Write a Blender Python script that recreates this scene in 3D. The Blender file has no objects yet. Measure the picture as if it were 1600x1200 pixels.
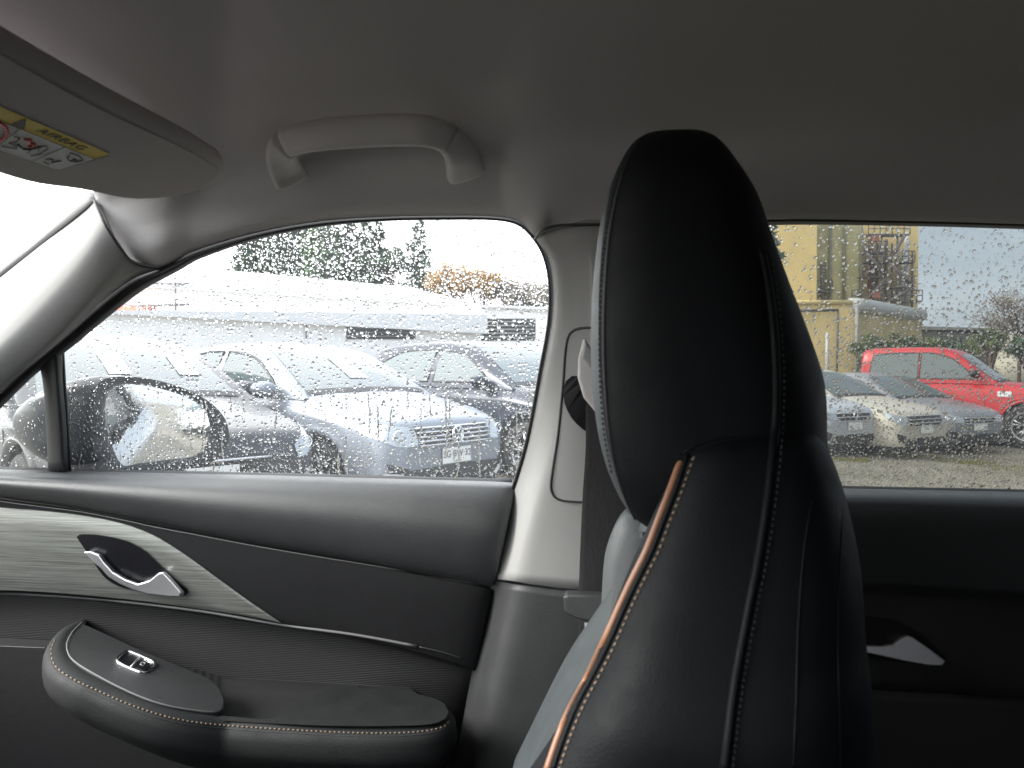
import bpy, bmesh, math, random
import numpy as np
from mathutils import Vector, Matrix
from mathutils.bvhtree import BVHTree
from mathutils.geometry import tessellate_polygon
rnd = random.Random(7)
sc = bpy.context.scene
C = sc.collection
R = math.radians

# ------------------------------------------------------------------ camera, sky, sun, exposure
CAM_H, YAW, PITCH, FPX = 1.30, R(7.0), R(0.9), 1155.0     # measures are given on a 1600 x 1200 frame
cam_d = bpy.data.cameras.new('camera'); cam = bpy.data.objects.new('camera', cam_d); C.objects.link(cam)
FW = Vector((-math.sin(YAW)*math.cos(PITCH), math.cos(YAW)*math.cos(PITCH), -math.sin(PITCH)))
RT = Vector((math.cos(YAW), math.sin(YAW), 0)); UP = RT.cross(FW)
CP = Vector((0, 0, CAM_H))
m = Matrix((RT, UP, -FW)).transposed().to_4x4(); m.translation = CP
cam.matrix_world = m
cam_d.sensor_width = 36; cam_d.lens = 36*FPX/1600
cam_d.clip_start = 0.02; cam_d.clip_end = 900
cam_d.dof.use_dof = True; cam_d.dof.focus_distance = 1.6; cam_d.dof.aperture_fstop = 11
sc.camera = cam

SUN_EL, SUN_AZ = R(33), R(197)       # azimuth measured from +X anticlockwise: light comes from the front of our car
w = bpy.data.worlds.new('World'); sc.world = w; w.use_nodes = True
nt = w.node_tree; nt.nodes.clear()
def N(nt, t, **k):
    n = nt.nodes.new(t)
    for a, b in k.items():
        if a == 'i':
            for x, y in b.items(): n.inputs[x].default_value = y
        else: setattr(n, a, b)
    return n
L = nt.links.new
out = N(nt, 'ShaderNodeOutputWorld'); bg = N(nt, 'ShaderNodeBackground'); bg.inputs[1].default_value = 0.10
sky = N(nt, 'ShaderNodeTexSky', sky_type='NISHITA', sun_disc=False, sun_elevation=SUN_EL, sun_rotation=R(90)-SUN_AZ)
sky.air_density = 1.0; sky.dust_density = 2.0
tc = N(nt, 'ShaderNodeTexCoord'); mp = N(nt, 'ShaderNodeMapping'); mp.inputs['Scale'].default_value = (1, 1, 3.2)
no = N(nt, 'ShaderNodeTexNoise', i={'Scale': 2.3, 'Detail': 6, 'Roughness': .55})
L(tc.outputs['Generated'], mp.inputs[0]); L(mp.outputs[0], no.inputs[0])
sp = N(nt, 'ShaderNodeSeparateXYZ'); L(tc.outputs['Generated'], sp.inputs[0])
# cloud deck: blinding white towards the hidden sun at the front, slate storm cloud towards the rear
ma = N(nt, 'ShaderNodeMapRange', i={1: -0.35, 2: 0.42, 3: 0.0, 4: 1.0}, interpolation_type='SMOOTHSTEP'); L(sp.outputs[0], ma.inputs[0])
ad = N(nt, 'ShaderNodeMath', operation='MULTIPLY_ADD', i={1: 0.55, 2: -0.27}); L(no.outputs[0], ad.inputs[0])
a2 = N(nt, 'ShaderNodeMath', operation='SUBTRACT', use_clamp=True); L(ma.outputs[0], a2.inputs[0]); L(ad.outputs[0], a2.inputs[1])
cr = N(nt, 'ShaderNodeValToRGB'); L(a2.outputs[0], cr.inputs[0])
e = cr.color_ramp.elements
e[0].position = 0; e[0].color = (1, 1, 1, 1); e[1].position = 1; e[1].color = (.22, .252, .295, 1)
x = cr.color_ramp.elements.new(.35); x.color = (.93, .95, 1, 1)
x = cr.color_ramp.elements.new(.75); x.color = (.44, .48, .53, 1)
sc_ = N(nt, 'ShaderNodeVectorMath', operation='SCALE', i={3: 14.8}); L(cr.outputs[0], sc_.inputs[0])
mx = N(nt, 'ShaderNodeMixRGB', i={0: .88}); L(sky.outputs[0], mx.inputs[1]); L(sc_.outputs[0], mx.inputs[2])
L(mx.outputs[0], bg.inputs[0]); L(bg.outputs[0], out.inputs[0])
sl = bpy.data.lights.new('sun', 'SUN'); sl.energy = 2.0; sl.angle = R(20); sl.color = (1, .975, .94)
so = bpy.data.objects.new('sun', sl); C.objects.link(so)
sd = Vector((math.cos(SUN_AZ)*math.cos(SUN_EL), math.sin(SUN_AZ)*math.cos(SUN_EL), math.sin(SUN_EL)))
so.rotation_euler = sd.to_track_quat('Z', 'Y').to_euler(); so.location = (0, 0, 30)
vs = sc.view_settings; vs.view_transform = 'Standard'; vs.look = 'None'; vs.gamma = 1; vs.use_curve_mapping = False
vs.exposure = 1.8
sc.cycles.max_bounces = 10; sc.cycles.transparent_max_bounces = 24; sc.cycles.caustics_refractive = False; sc.cycles.caustics_reflective = False
sc.cycles.sample_clamp_indirect = 6

# ------------------------------------------------------------------ rays from the photograph to real surfaces
def ray(px, py): return (FW + RT*((px-800)/FPX) + UP*((600-py)/FPX)).normalized()
def hitp(px, py, p0, n):
    d = ray(px, py); return CP + d*((Vector(p0)-CP).dot(n)/d.dot(n))
def P(px, py, Y): return hitp(px, py, (0, Y, 0), Vector((0, 1, 0)))
def PX(px, py, X): return hitp(px, py, (X, 0, 0), Vector((1, 0, 0)))
def PZ(px, py, Z): return hitp(px, py, (0, 0, Z), Vector((0, 0, 1)))
GLEAN = .30
def PG(px, py, o=0): return hitp(px, py, (0, 1.09+o, 1.15), Vector((0, 1, GLEAN)))   # plane of the side glass
def ground_h(x, y): return float(np.interp(x, [-1, 3, 6, 9], [.13, .02, -.17, -.20]))
def at(px, depth): # ground point below pixel column px at that depth along the view
    v = CP + FW*depth + RT*((px-800)/FPX*depth); return Vector((v.x, v.y, ground_h(v.x, v.y)))
def V3(a):
    if isinstance(a, Vector): return a
    return P(*a)

# ------------------------------------------------------------------ materials
MATS = {}
def mat(name, col, rough=.5, metal=0., spec=.5, bump=0., bscale=200., bdet=3., var=0., vscale=5., coat=0., stretch=None, obj=True, dist=.002):
    if name in MATS: return MATS[name]
    M = bpy.data.materials.new(name); M.use_nodes = True; t = M.node_tree; l = t.links.new
    b = t.nodes['Principled BSDF']
    b.inputs['Base Color'].default_value = (*col, 1); b.inputs['Roughness'].default_value = rough
    b.inputs['Metallic'].default_value = metal; b.inputs['Specular IOR Level'].default_value = spec
    b.inputs['Coat Weight'].default_value = coat; b.inputs['Coat Roughness'].default_value = .04
    tcn = N(t, 'ShaderNodeTexCoord'); mpn = N(t, 'ShaderNodeMapping'); l(tcn.outputs['Object'], mpn.inputs[0])
    if stretch: mpn.inputs['Scale'].default_value = stretch
    if var:
        n = N(t, 'ShaderNodeTexNoise', i={'Scale': vscale, 'Detail': 5, 'Roughness': .6}); l(mpn.outputs[0], n.inputs[0])
        mr = N(t, 'ShaderNodeMapRange', i={1: .25, 2: .75, 3: 1-var, 4: 1+var}); l(n.outputs[0], mr.inputs[0])
        s = N(t, 'ShaderNodeVectorMath', operation='SCALE'); s.inputs[0].default_value = col; l(mr.outputs[0], s.inputs[3]); l(s.outputs[0], b.inputs['Base Color'])
        mr2 = N(t, 'ShaderNodeMapRange', i={1: .25, 2: .75, 3: rough*.85, 4: min(1, rough*1.15)}); l(n.outputs[0], mr2.inputs[0]); l(mr2.outputs[0], b.inputs['Roughness'])
    if bump:
        n = N(t, 'ShaderNodeTexNoise', i={'Scale': bscale, 'Detail': bdet}); l(mpn.outputs[0], n.inputs[0])
        bp = N(t, 'ShaderNodeBump', i={'Strength': bump, 'Distance': dist}); l(n.outputs[0], bp.inputs['Height']); l(bp.outputs[0], b.inputs['Normal'])
    MATS[name] = M; return M
def grain(name, col, rough, cellscale=700, bump=.25, var=.06):   # moulded plastic or leather grain: voronoi cells
    M = mat(name, col, rough, var=var, vscale=30)
    t = M.node_tree; l = t.links.new; b = t.nodes['Principled BSDF']
    tcn = [n for n in t.nodes if n.type == 'TEX_COORD'][0]
    v = N(t, 'ShaderNodeTexVoronoi', i={'Scale': cellscale}); l(tcn.outputs['Object'], v.inputs['Vector'])
    bp = N(t, 'ShaderNodeBump', i={'Strength': bump, 'Distance': .0006}); l(v.outputs['Distance'], bp.inputs['Height']); l(bp.outputs[0], b.inputs['Normal'])
    return M
HEAD = mat('headliner_knit', (.66, .638, .645), .95, spec=.1, bump=.5, bscale=900, var=.05, vscale=600, dist=.001)
VISOR = mat('visor_cloth', (.52, .492, .492), .95, spec=.1, bump=.5, bscale=900, var=.05, vscale=600, dist=.001)
PILL = mat('pillar_plastic', (.335, .331, .325), .6, spec=.3, bump=.25, bscale=1200, dist=.0006, var=.02, vscale=800)
GRIP = mat('grip_plastic', (.56, .535, .53), .5, spec=.35, bump=.2, bscale=1200, dist=.0006)
RUB = mat('black_rubber', (.012, .012, .013), .55)
SOFT = grain('soft_touch_black', (.060, .062, .064), .42, 900, .5)
INSERT = mat('woven_insert', (.017, .0172, .0185), .9, spec=.12, bump=.6, bscale=1400, var=.18, vscale=60, dist=.001)
DPLAST = grain('dark_hard_plastic', (.030, .031, .032), .5, 800, .4)
LEATH = grain('black_leather', (.0035, .0042, .0055), .62, 600, .3); LEATH.node_tree.nodes['Principled BSDF'].inputs['Specular IOR Level'].default_value = .16
ARMM = grain('armrest_leather', (.008, .009, .0095), .68, 600, .3); ARMM.node_tree.nodes['Principled BSDF'].inputs['Specular IOR Level'].default_value = .35
LEATHG = grain('front_cover_leather', (.05, .057, .06), .5, 600, .35)  # paler tone for the front-facing seat cover
LEATHG2 = grain('pale_grey_leather', (.085, .092, .095), .5, 600, .35)
CLOTH = mat('seat_cloth', (.06, .064, .066), .9, bump=.7, bscale=900, var=.15, vscale=500)
CARPET = mat('black_carpet', (.012, .012, .012), .95, bump=.8, bscale=500)
CHROME = mat('satin_chrome', (.80, .80, .82), .36, 1.0)
CHROMEB = mat('bright_chrome', (.85, .86, .88), .08, 1.0)
COPPER = mat('copper_piping', (.30, .145, .085), .42, spec=.5)
EDGE = mat('edge_line', (.13, .13, .13), .5)
THREAD = mat('beige_thread', (.20, .145, .10), .8)
THREADG = mat('grey_thread', (.045, .048, .05), .8)
GLOSSB = mat('gloss_black', (.008, .008, .01), .3, spec=.3)
WEB = mat('belt_webbing', (.010, .010, .011), .7, bump=.8, bscale=80, stretch=(60, 1, 1))
YEL = mat('label_yellow', (.70, .52, .035), .5); WHT = mat('label_white', (.62, .63, .62), .5)
RED = mat('label_red', (.55, .03, .035), .5); INK = mat('label_ink', (.03, .03, .035), .6)
# brushed grey decorative trim: long streaks along the door
def brushed():
    M = mat('brushed_trim', (.2, .2, .19), .38, metal=.35); t = M.node_tree; l = t.links.new; b = t.nodes['Principled BSDF']
    tcn = [n for n in t.nodes if n.type == 'TEX_COORD'][0]; mpn = [n for n in t.nodes if n.type == 'MAPPING'][0]
    mpn.inputs['Scale'].default_value = (7, 7, 640)
    n = N(t, 'ShaderNodeTexNoise', i={'Scale': 1., 'Detail': 5, 'Roughness': .75}); l(mpn.outputs[0], n.inputs[0])
    r = N(t, 'ShaderNodeValToRGB'); l(n.outputs[0], r.inputs[0]); r.color_ramp.elements[0].position = .36; r.color_ramp.elements[1].position = .62
    r.color_ramp.elements[0].color = (.09, .093, .085, 1); r.color_ramp.elements[1].color = (.25, .26, .24, 1); l(r.outputs[0], b.inputs['Base Color'])
    bp = N(t, 'ShaderNodeBump', i={'Strength': .3, 'Distance': .0005}); l(n.outputs[0], bp.inputs['Height']); l(bp.outputs[0], b.inputs['Normal'])
    return M
BRUSH = brushed()
def ribbed():
    M = mat('ribbed_panel', (.012, .012, .013), .6); t = M.node_tree; l = t.links.new; b = t.nodes['Principled BSDF']
    tcn = [n for n in t.nodes if n.type == 'TEX_COORD'][0]
    wv = N(t, 'ShaderNodeTexWave', wave_type='BANDS', bands_direction='Z', i={'Scale': 115., 'Distortion': .3, 'Detail': 1}); l(tcn.outputs['Object'], wv.inputs[0])
    bp = N(t, 'ShaderNodeBump', i={'Strength': .55, 'Distance': .0010}); l(wv.outputs[1], bp.inputs['Height']); l(bp.outputs[0], b.inputs['Normal'])
    return M
RIBBED = ribbed()
def pane_mat(name, tint, fog, spec=.04, fogcol=(.9, .93, .95)):
    M = bpy.data.materials.new(name); M.use_nodes = True; t = M.node_tree; t.nodes.clear(); l = t.links.new
    o = N(t, 'ShaderNodeOutputMaterial'); tr = N(t, 'ShaderNodeBsdfTransparent'); tr.inputs[0].default_value = (*tint, 1)
    gl = N(t, 'ShaderNodeBsdfGlossy'); gl.inputs['Roughness'].default_value = .02; gl.inputs['Color'].default_value = (.9, .9, .9, 1)
    m1 = N(t, 'ShaderNodeMixShader'); m1.inputs[0].default_value = spec; l(tr.outputs[0], m1.inputs[1]); l(gl.outputs[0], m1.inputs[2])
    if fog:  # white veil mixed into the pane, imitates glare on wet glass
        tl = N(t, 'ShaderNodeBsdfTranslucent'); tl.inputs[0].default_value = (*fogcol, 1)
        tcn = N(t, 'ShaderNodeTexCoord'); n = N(t, 'ShaderNodeTexNoise', i={'Scale': 9, 'Detail': 5}); l(tcn.outputs['Object'], n.inputs[0])
        mr = N(t, 'ShaderNodeMapRange', i={1: .3, 2: .7, 3: fog*.6, 4: fog*1.35}); l(n.outputs[0], mr.inputs[0])
        m2 = N(t, 'ShaderNodeMixShader'); l(mr.outputs[0], m2.inputs[0]); l(m1.outputs[0], m2.inputs[1]); l(tl.outputs[0], m2.inputs[2]); m1 = m2
    l(m1.outputs[0], o.inputs[0]); MATS[name] = M; return M
PANE_F = pane_mat('veiled_side_glass', (.965, .975, .975), .055)  # veil added to wash out the view through the front window
PANE_Q = pane_mat('quarter_glass_clear', (.85, .88, .87), .10)
PANE_R = pane_mat('dimming_rear_glass', (.37, .38, .36), .03)  # tint added to dim the rear view against the front window
PANE_D = pane_mat('dark_dimming_glass', (.12, .12, .12), 0)  # tint of the unseen rear panes, deepened to darken the rear lining
PANE_W = pane_mat('windscreen_glass', (.95, .97, .96), .06)
def water_mat():
    M = bpy.data.materials.new('rain_water'); M.use_nodes = True; t = M.node_tree; t.nodes.clear()
    o = N(t, 'ShaderNodeOutputMaterial'); g = N(t, 'ShaderNodeBsdfGlass'); g.inputs['IOR'].default_value = 1.33; g.inputs['Roughness'].default_value = .0
    t.links.new(g.outputs[0], o.inputs[0]); return M
WATER = water_mat()
def paint(name, col, metal=.4, rough=.32): return mat(name, col, rough, metal=metal*.5, coat=.12, bump=.15, bscale=260, var=.05, vscale=3, dist=.001)
CGLASS = mat('car_glass', (.06, .085, .088), .04, spec=1.0, bump=.15, bscale=160, dist=.001)  # cyan base stands in for bright sky reflected in the glass
LAMP = mat('lamp_lens', (.42, .45, .47), .08, metal=.5, spec=.8, bump=.5, bscale=40, dist=.004, coat=1)
TYRE = mat('tyre_rubber', (.018, .018, .018), .8, bump=.4, bscale=60); RIM = mat('alloy', (.40, .41, .42), .3, .8)
BLK = mat('black_plastic', (.016, .016, .017), .5, bump=.3, bscale=90); PLATE = mat('plate_white', (.75, .75, .72), .5)

# ------------------------------------------------------------------ mesh helpers
def link(name, verts, faces, material=None, parent=None, smooth=True):
    me = bpy.data.meshes.new(name); me.from_pydata([tuple(v) for v in verts], [], [tuple(f) for f in faces]); me.validate()
    if smooth: me.polygons.foreach_set('use_smooth', [True]*len(me.polygons))
    if material: me.materials.append(material)
    me.update(); o = bpy.data.objects.new(name, me); C.objects.link(o)
    if parent: o.parent = parent
    return o
def tag(o, label=None, cat=None, group=None, kind=None):
    if label: o['label'] = label
    if cat: o['category'] = cat
    if group: o['group'] = group
    if kind: o['kind'] = kind
    return o
def empty(name, label, cat, loc=(0, 0, 0), group=None):
    o = bpy.data.objects.new(name, None); C.objects.link(o); o.location = loc; o.empty_display_size = .1
    o.matrix_world = Matrix.Translation(loc)
    return tag(o, label, cat, group)
def child(o, parent):      # keep world-space vertices while parenting to a moved empty
    o.parent = parent; o.matrix_parent_inverse = parent.matrix_world.inverted(); return o
def cat_rom(pts, n):
    pts = [Vector(p) for p in pts]
    if len(pts) < 2: return pts*n
    d = [0]
    for a, b in zip(pts, pts[1:]): d.append(d[-1]+max((b-a).length, 1e-6))
    outp = []
    for k in range(n):
        s = d[-1]*k/(n-1); i = 0
        while i < len(pts)-2 and s > d[i+1]: i += 1
        t = (s-d[i])/(d[i+1]-d[i]); p0 = pts[max(i-1, 0)]; p1 = pts[i]; p2 = pts[i+1]; p3 = pts[min(i+2, len(pts)-1)]
        m1 = (p2-p0)*((d[i+1]-d[i])/max(d[i+1]-d[max(i-1, 0)], 1e-6)); m2 = (p3-p1)*((d[i+1]-d[i])/max(d[min(i+2, len(pts)-1)]-d[i], 1e-6))
        outp.append((2*t**3-3*t*t+1)*p1+(t**3-2*t*t+t)*m1+(-2*t**3+3*t*t)*p2+(t**3-t*t)*m2)
    return outp
def smooth_uniform(pts, sub):  # same number of samples in each span, so rows stay aligned column by column
    pts = [Vector(p) for p in pts]; o = []
    for i in range(len(pts)-1):
        p0 = pts[max(i-1, 0)]; p1 = pts[i]; p2 = pts[i+1]; p3 = pts[min(i+2, len(pts)-1)]
        a = (p2-p1).length+1e-9; b0 = (p1-p0).length+1e-9; c = (p3-p2).length+1e-9
        m1 = (p2-p0)*(a/(a+b0)) if i else (p2-p1); m2 = (p3-p1)*(a/(a+c)) if i < len(pts)-2 else (p2-p1)
        for k in range(sub):
            t = k/sub; o.append((2*t**3-3*t*t+1)*p1+(t**3-2*t*t+t)*m1+(-2*t**3+3*t*t)*p2+(t**3-t*t)*m2)
    o.append(pts[-1]); return o
def grid_faces(nr, nc, closed=False):
    f = []
    for i in range(nr-1):
        for j in range(nc if closed else nc-1):
            a = i*nc+j; b = i*nc+(j+1) % nc; f.append((a, b, b+nc, a+nc))
    return f
def loft(name, rows, material, parent, su=4, sv=6, thick=0.004, flip=False):
    """rows of control points -> smooth sheet given a real thickness away from the cabin"""
    R1 = [smooth_uniform([V3(p) for p in r], sv) for r in rows]
    cols = [smooth_uniform([R1[i][j] for i in range(len(R1))], su) for j in range(len(R1[0]))]
    nr, nc = len(cols[0]), len(cols)
    verts = [cols[j][i] for i in range(nr) for j in range(nc)]
    o = link(name, verts, grid_faces(nr, nc), material)
    if parent: child(o, parent)
    if thick:
        # orient normals towards the camera so that the thickness grows away from it
        me = o.data; q = me.polygons[len(me.polygons)//2]
        if q.normal.dot(CP-q.center) < 0: me.flip_normals()
        s = o.modifiers.new('thickness', 'SOLIDIFY'); s.thickness = thick; s.offset = -1
    return o
def tube(name, pts, r, material, parent, n=8, closed=False, rfun=None):
    pts = [Vector(p) for p in pts]; vs_, nn = [], len(pts)
    up = None
    for i, p in enumerate(pts):
        t = (pts[(i+1) % nn if closed else min(i+1, nn-1)]-pts[(i-1) % nn if closed else max(i-1, 0)]).normalized()
        if up is None: up = t.orthogonal().normalized()
        up = (up-t*up.dot(t)).normalized(); s = t.cross(up); rr = rfun(i/(nn-1)) if rfun else r
        for k in range(n): a = 2*math.pi*k/n; vs_.append(p+up*(rr*math.cos(a))+s*(rr*math.sin(a)))
    f = grid_faces(nn, n, True)
    if closed: f += [((nn-1)*n+k, (nn-1)*n+(k+1) % n, (k+1) % n, k) for k in range(n)]
    else: f += [tuple(range(n))[::-1], tuple((nn-1)*n+k for k in range(n))]
    o = link(name, vs_, f, material)
    if parent: child(o, parent)
    return o
def join_tubes(segs, n=5):   # many short tubes -> (verts, faces)
    Vv, Ff = [], []
    for a, b, r in segs:
        a, b = Vector(a), Vector(b); t = (b-a)
        if t.length < 1e-7: continue
        t.normalize(); u = t.orthogonal().normalized(); s = t.cross(u); k0 = len(Vv)
        for p in (a, b):
            for k in range(n): q = 2*math.pi*k/n; Vv.append(p+u*(r*math.cos(q))+s*(r*math.sin(q)))
        Ff += [(k0+k, k0+(k+1) % n, k0+n+(k+1) % n, k0+n+k) for k in range(n)]+[tuple(k0+k for k in range(n))[::-1], tuple(k0+n+k for k in range(n))]
    return Vv, Ff
def prism(name, outline, thick, nrm, material, parent, bevel=.002, seg=3):
    """closed outline (world points, roughly planar), extruded backwards along -nrm"""
    bm = bmesh.new(); nrm = Vector(nrm).normalized()
    vs_ = [bm.verts.new(p) for p in outline]
    try: f = bm.faces.new(vs_)
    except ValueError: bm.free(); return None
    f.normal_update()
    if f.normal.dot(nrm) < 0: f.normal_flip()
    r = bmesh.ops.extrude_face_region(bm, geom=[f])
    bmesh.ops.translate(bm, vec=nrm*-thick, verts=[g for g in r['geom'] if isinstance(g, bmesh.types.BMVert)])
    bmesh.ops.recalc_face_normals(bm, faces=bm.faces)
    if bevel:
        ed = [e_ for e_ in bm.edges if len(e_.link_faces) == 2 and e_.link_faces[0].normal.angle(e_.link_faces[1].normal, 0) > 1.0]
        bmesh.ops.bevel(bm, geom=ed, offset=bevel, segments=seg, profile=.5, affect='EDGES', clamp_overlap=True)
    bmesh.ops.triangulate(bm, faces=[f_ for f_ in bm.faces if len(f_.verts) > 6])
    me = bpy.data.meshes.new(name); bm.to_mesh(me); bm.free(); me.materials.append(material)
    for p in me.polygons: p.use_smooth = p.area < 1e-3 and False
    o = bpy.data.objects.new(name, me); C.objects.link(o)
    if parent: child(o, parent)
    md = o.modifiers.new('wn', 'WEIGHTED_NORMAL') if False else None
    return o
def box(name, lo, hi, material, parent=None, bevel=0.):
    bm = bmesh.new(); bmesh.ops.create_cube(bm, size=1)
    lo, hi = Vector(lo), Vector(hi)
    for v in bm.verts: v.co = Vector(((v.co.x+.5)*(hi.x-lo.x)+lo.x, (v.co.y+.5)*(hi.y-lo.y)+lo.y, (v.co.z+.5)*(hi.z-lo.z)+lo.z))
    if bevel: bmesh.ops.bevel(bm, geom=bm.edges[:], offset=bevel, segments=3, affect='EDGES')
    me = bpy.data.meshes.new(name); bm.to_mesh(me); bm.free(); me.materials.append(material)
    o = bpy.data.objects.new(name, me); C.objects.link(o)
    if parent: child(o, parent)
    return o
DG = None
def bvh_of(*objs):
    global DG
    DG = bpy.context.evaluated_depsgraph_get(); Vv, Ff = [], []
    for o in objs:
        e_ = o.evaluated_get(DG); me = e_.to_mesh(); k = len(Vv); mw = o.matrix_world
        Vv += [mw @ v.co for v in me.vertices]; Ff += [tuple(k+i for i in p.vertices) for p in me.polygons]; e_.to_mesh_clear()
    return BVHTree.FromPolygons(Vv, Ff)
def onto(b, px, py, lift=0., fallbackY=1.0):
    h = b.ray_cast(CP, ray(px, py))
    if h[0] is None: return P(px, py, fallbackY), Vector((0, -1, 0))
    n = h[1]
    if n.dot(CP-h[0]) < 0: n = -n
    return h[0]+n*lift, n
def hits(b, px, py): return b.ray_cast(CP, ray(px, py))[0] is not None
def on_curve(b, pts, n, lift=0., fb=1.0):
    c = cat_rom([Vector((p[0], p[1], 0)) for p in pts], n); o = [onto(b, q.x, q.y, lift, fb) for q in c if hits(b, q.x, q.y)]
    return o if len(o) > 3 else [onto(b, q.x, q.y, lift, fb) for q in c]
def stitches(name, b, pts, n, r, material, parent, lift=.0006, duty=.6, fb=1., slant=0.):
    c = on_curve(b, pts, n*4, lift, fb); segs = []
    for k in range(n):
        i0 = k*4
        if i0+1 >= len(c): break
        i1 = min(i0+max(1, round(4*duty)), len(c)-1); a, bb = c[i0][0], c[i1][0]
        if slant: s = (bb-a).cross(c[i0][1]).normalized()*slant; a = a-s; bb = bb+s
        segs.append((a, bb, r))
    v, f = join_tubes(segs); o = link(name, v, f, material); child(o, parent); return tag(o, kind='stuff')
def text_mesh(s, size, material, name='lettering', depth=.0004, spacing=1.0):
    cu = bpy.data.curves.new(name, 'FONT'); cu.body = s; cu.size = size; cu.extrude = depth; cu.align_x = 'CENTER'; cu.align_y = 'CENTER'; cu.space_character = spacing; cu.resolution_u = 3
    o = bpy.data.objects.new(name, cu); C.objects.link(o); dg = bpy.context.evaluated_depsgraph_get()
    me = bpy.data.meshes.new_from_object(o.evaluated_get(dg)); bpy.data.objects.remove(o); bpy.data.curves.remove(cu)
    me.materials.clear(); me.materials.append(material); o = bpy.data.objects.new(name, me); C.objects.link(o); return o
def frame_of(origin, xdir, ydir):
    xd = Vector(xdir).normalized(); z = xd.cross(Vector(ydir)).normalized(); yd = z.cross(xd)
    M_ = Matrix((xd, yd, z)).transposed().to_4x4(); M_.translation = origin; return M_

# ================================================================== GROUND

gn = mat('wet_gravel', (.21, .19, .155), .75, spec=.5)
t = gn.node_tree; l = t.links.new; b = t.nodes['Principled BSDF']; tcn = [n for n in t.nodes if n.type == 'TEX_COORD'][0]
n1 = N(t, 'ShaderNodeTexNoise', i={'Scale': .5, 'Detail': 6, 'Roughness': .65}); l(tcn.outputs['Object'], n1.inputs[0])
v1 = N(t, 'ShaderNodeTexVoronoi', i={'Scale': 22.}); l(tcn.outputs['Object'], v1.inputs['Vector'])
r1 = N(t, 'ShaderNodeValToRGB'); l(n1.outputs[0], r1.inputs[0]); r1.color_ramp.elements[0].position = .38; r1.color_ramp.elements[0].color = (.12, .11, .075, 1)
r1.color_ramp.elements[1].position = .62; r1.color_ramp.elements[1].color = (.30, .275, .23, 1)
mxn = N(t, 'ShaderNodeMixRGB', blend_type='MULTIPLY', i={0: .55}); l(r1.outputs[0], mxn.inputs[1]); bwn = N(t, 'ShaderNodeRGBToBW'); l(v1.outputs['Color'], bwn.inputs[0]); l(bwn.outputs[0], mxn.inputs[2]); l(mxn.outputs[0], b.inputs['Base Color'])
bp = N(t, 'ShaderNodeBump', i={'Strength': .8, 'Distance': .03}); l(v1.outputs['Distance'], bp.inputs['Height']); l(bp.outputs[0], b.inputs['Normal'])
gv = []; gr = [-400, -150, -60, -30, -15, -8, -4, -1, 0, 1, 2, 3, 4, 5, 6, 7, 8, 9, 12, 16, 22, 30, 45, 80, 150, 400]
for yy in gr:
    for xx in gr: gv.append((xx, yy, ground_h(xx, yy)))
g = link('ground', gv, grid_faces(len(gr), len(gr)), gn); tag(g, kind='structure')
# stones in the part of the yard seen through the rear window and in the door mirror
nv, nf = [], []
def stone(c, s):
    k = len(nv); a = rnd.random()*6.28
    for i in range(5): q = a+i*1.2566; nv.append((c[0]+s*math.cos(q)*rnd.uniform(.7, 1.2), c[1]+s*math.sin(q)*rnd.uniform(.7, 1.2), c[2]))
    for i in range(5): q = a+.5+i*1.2566; nv.append((c[0]+s*.6*math.cos(q), c[1]+s*.6*math.sin(q), c[2]+s*rnd.uniform(.45, .8)))
    for i in range(5): j = (i+1) % 5; nf.append((k+i, k+j, k+5+i)); nf.append((k+j, k+5+j, k+5+i))
    nf.append(tuple(k+5+i for i in range(5)))
for i in range(11000):
    px = rnd.uniform(1180, 1750); d = rnd.uniform(7.2, 15); c = at(px, d); stone(c, rnd.choice([.006, .009, .012, .018]))
STONE = mat('gravel_stone', (.20, .18, .13), .7, var=.5, vscale=9)
o = link('gravel', nv, nf, STONE, smooth=False); tag(o, 'wet loose gravel strewn over the yard by the parked row', 'gravel', kind='stuff')
def blades(spots, n, hgt, name, label, cols):
    v, f = [], []
    for c, rad in spots:
        for i in range(n):
            a = rnd.random()*6.28; q = rad*math.sqrt(rnd.random()); x0, y0 = c.x+q*math.cos(a)*1.8, c.y+q*math.sin(a)*.7; h = hgt*rnd.uniform(.4, 1.2); bx = rnd.uniform(-.5, .5)*h; by = rnd.uniform(-.5, .5)*h; k = len(v)
            v += [(x0-.004, y0, c.z), (x0+.004, y0, c.z), (x0+bx, y0+by, c.z+h)]; f.append((k, k+1, k+2))
    o = link(name, v, f, mat(name+'_green', cols, .8, var=.3, vscale=3), smooth=False); return tag(o, label, 'grass', kind='stuff')
blades([(at(1570, 11.3), .62), (at(1500, 11.8), .3), (at(1325, 11.0), .18), (at(1410, 12.3), .35)], 900, .05, 'moss', 'yellow green moss and short weeds in the gravel beside the row', (.16, .15, .035))

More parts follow.
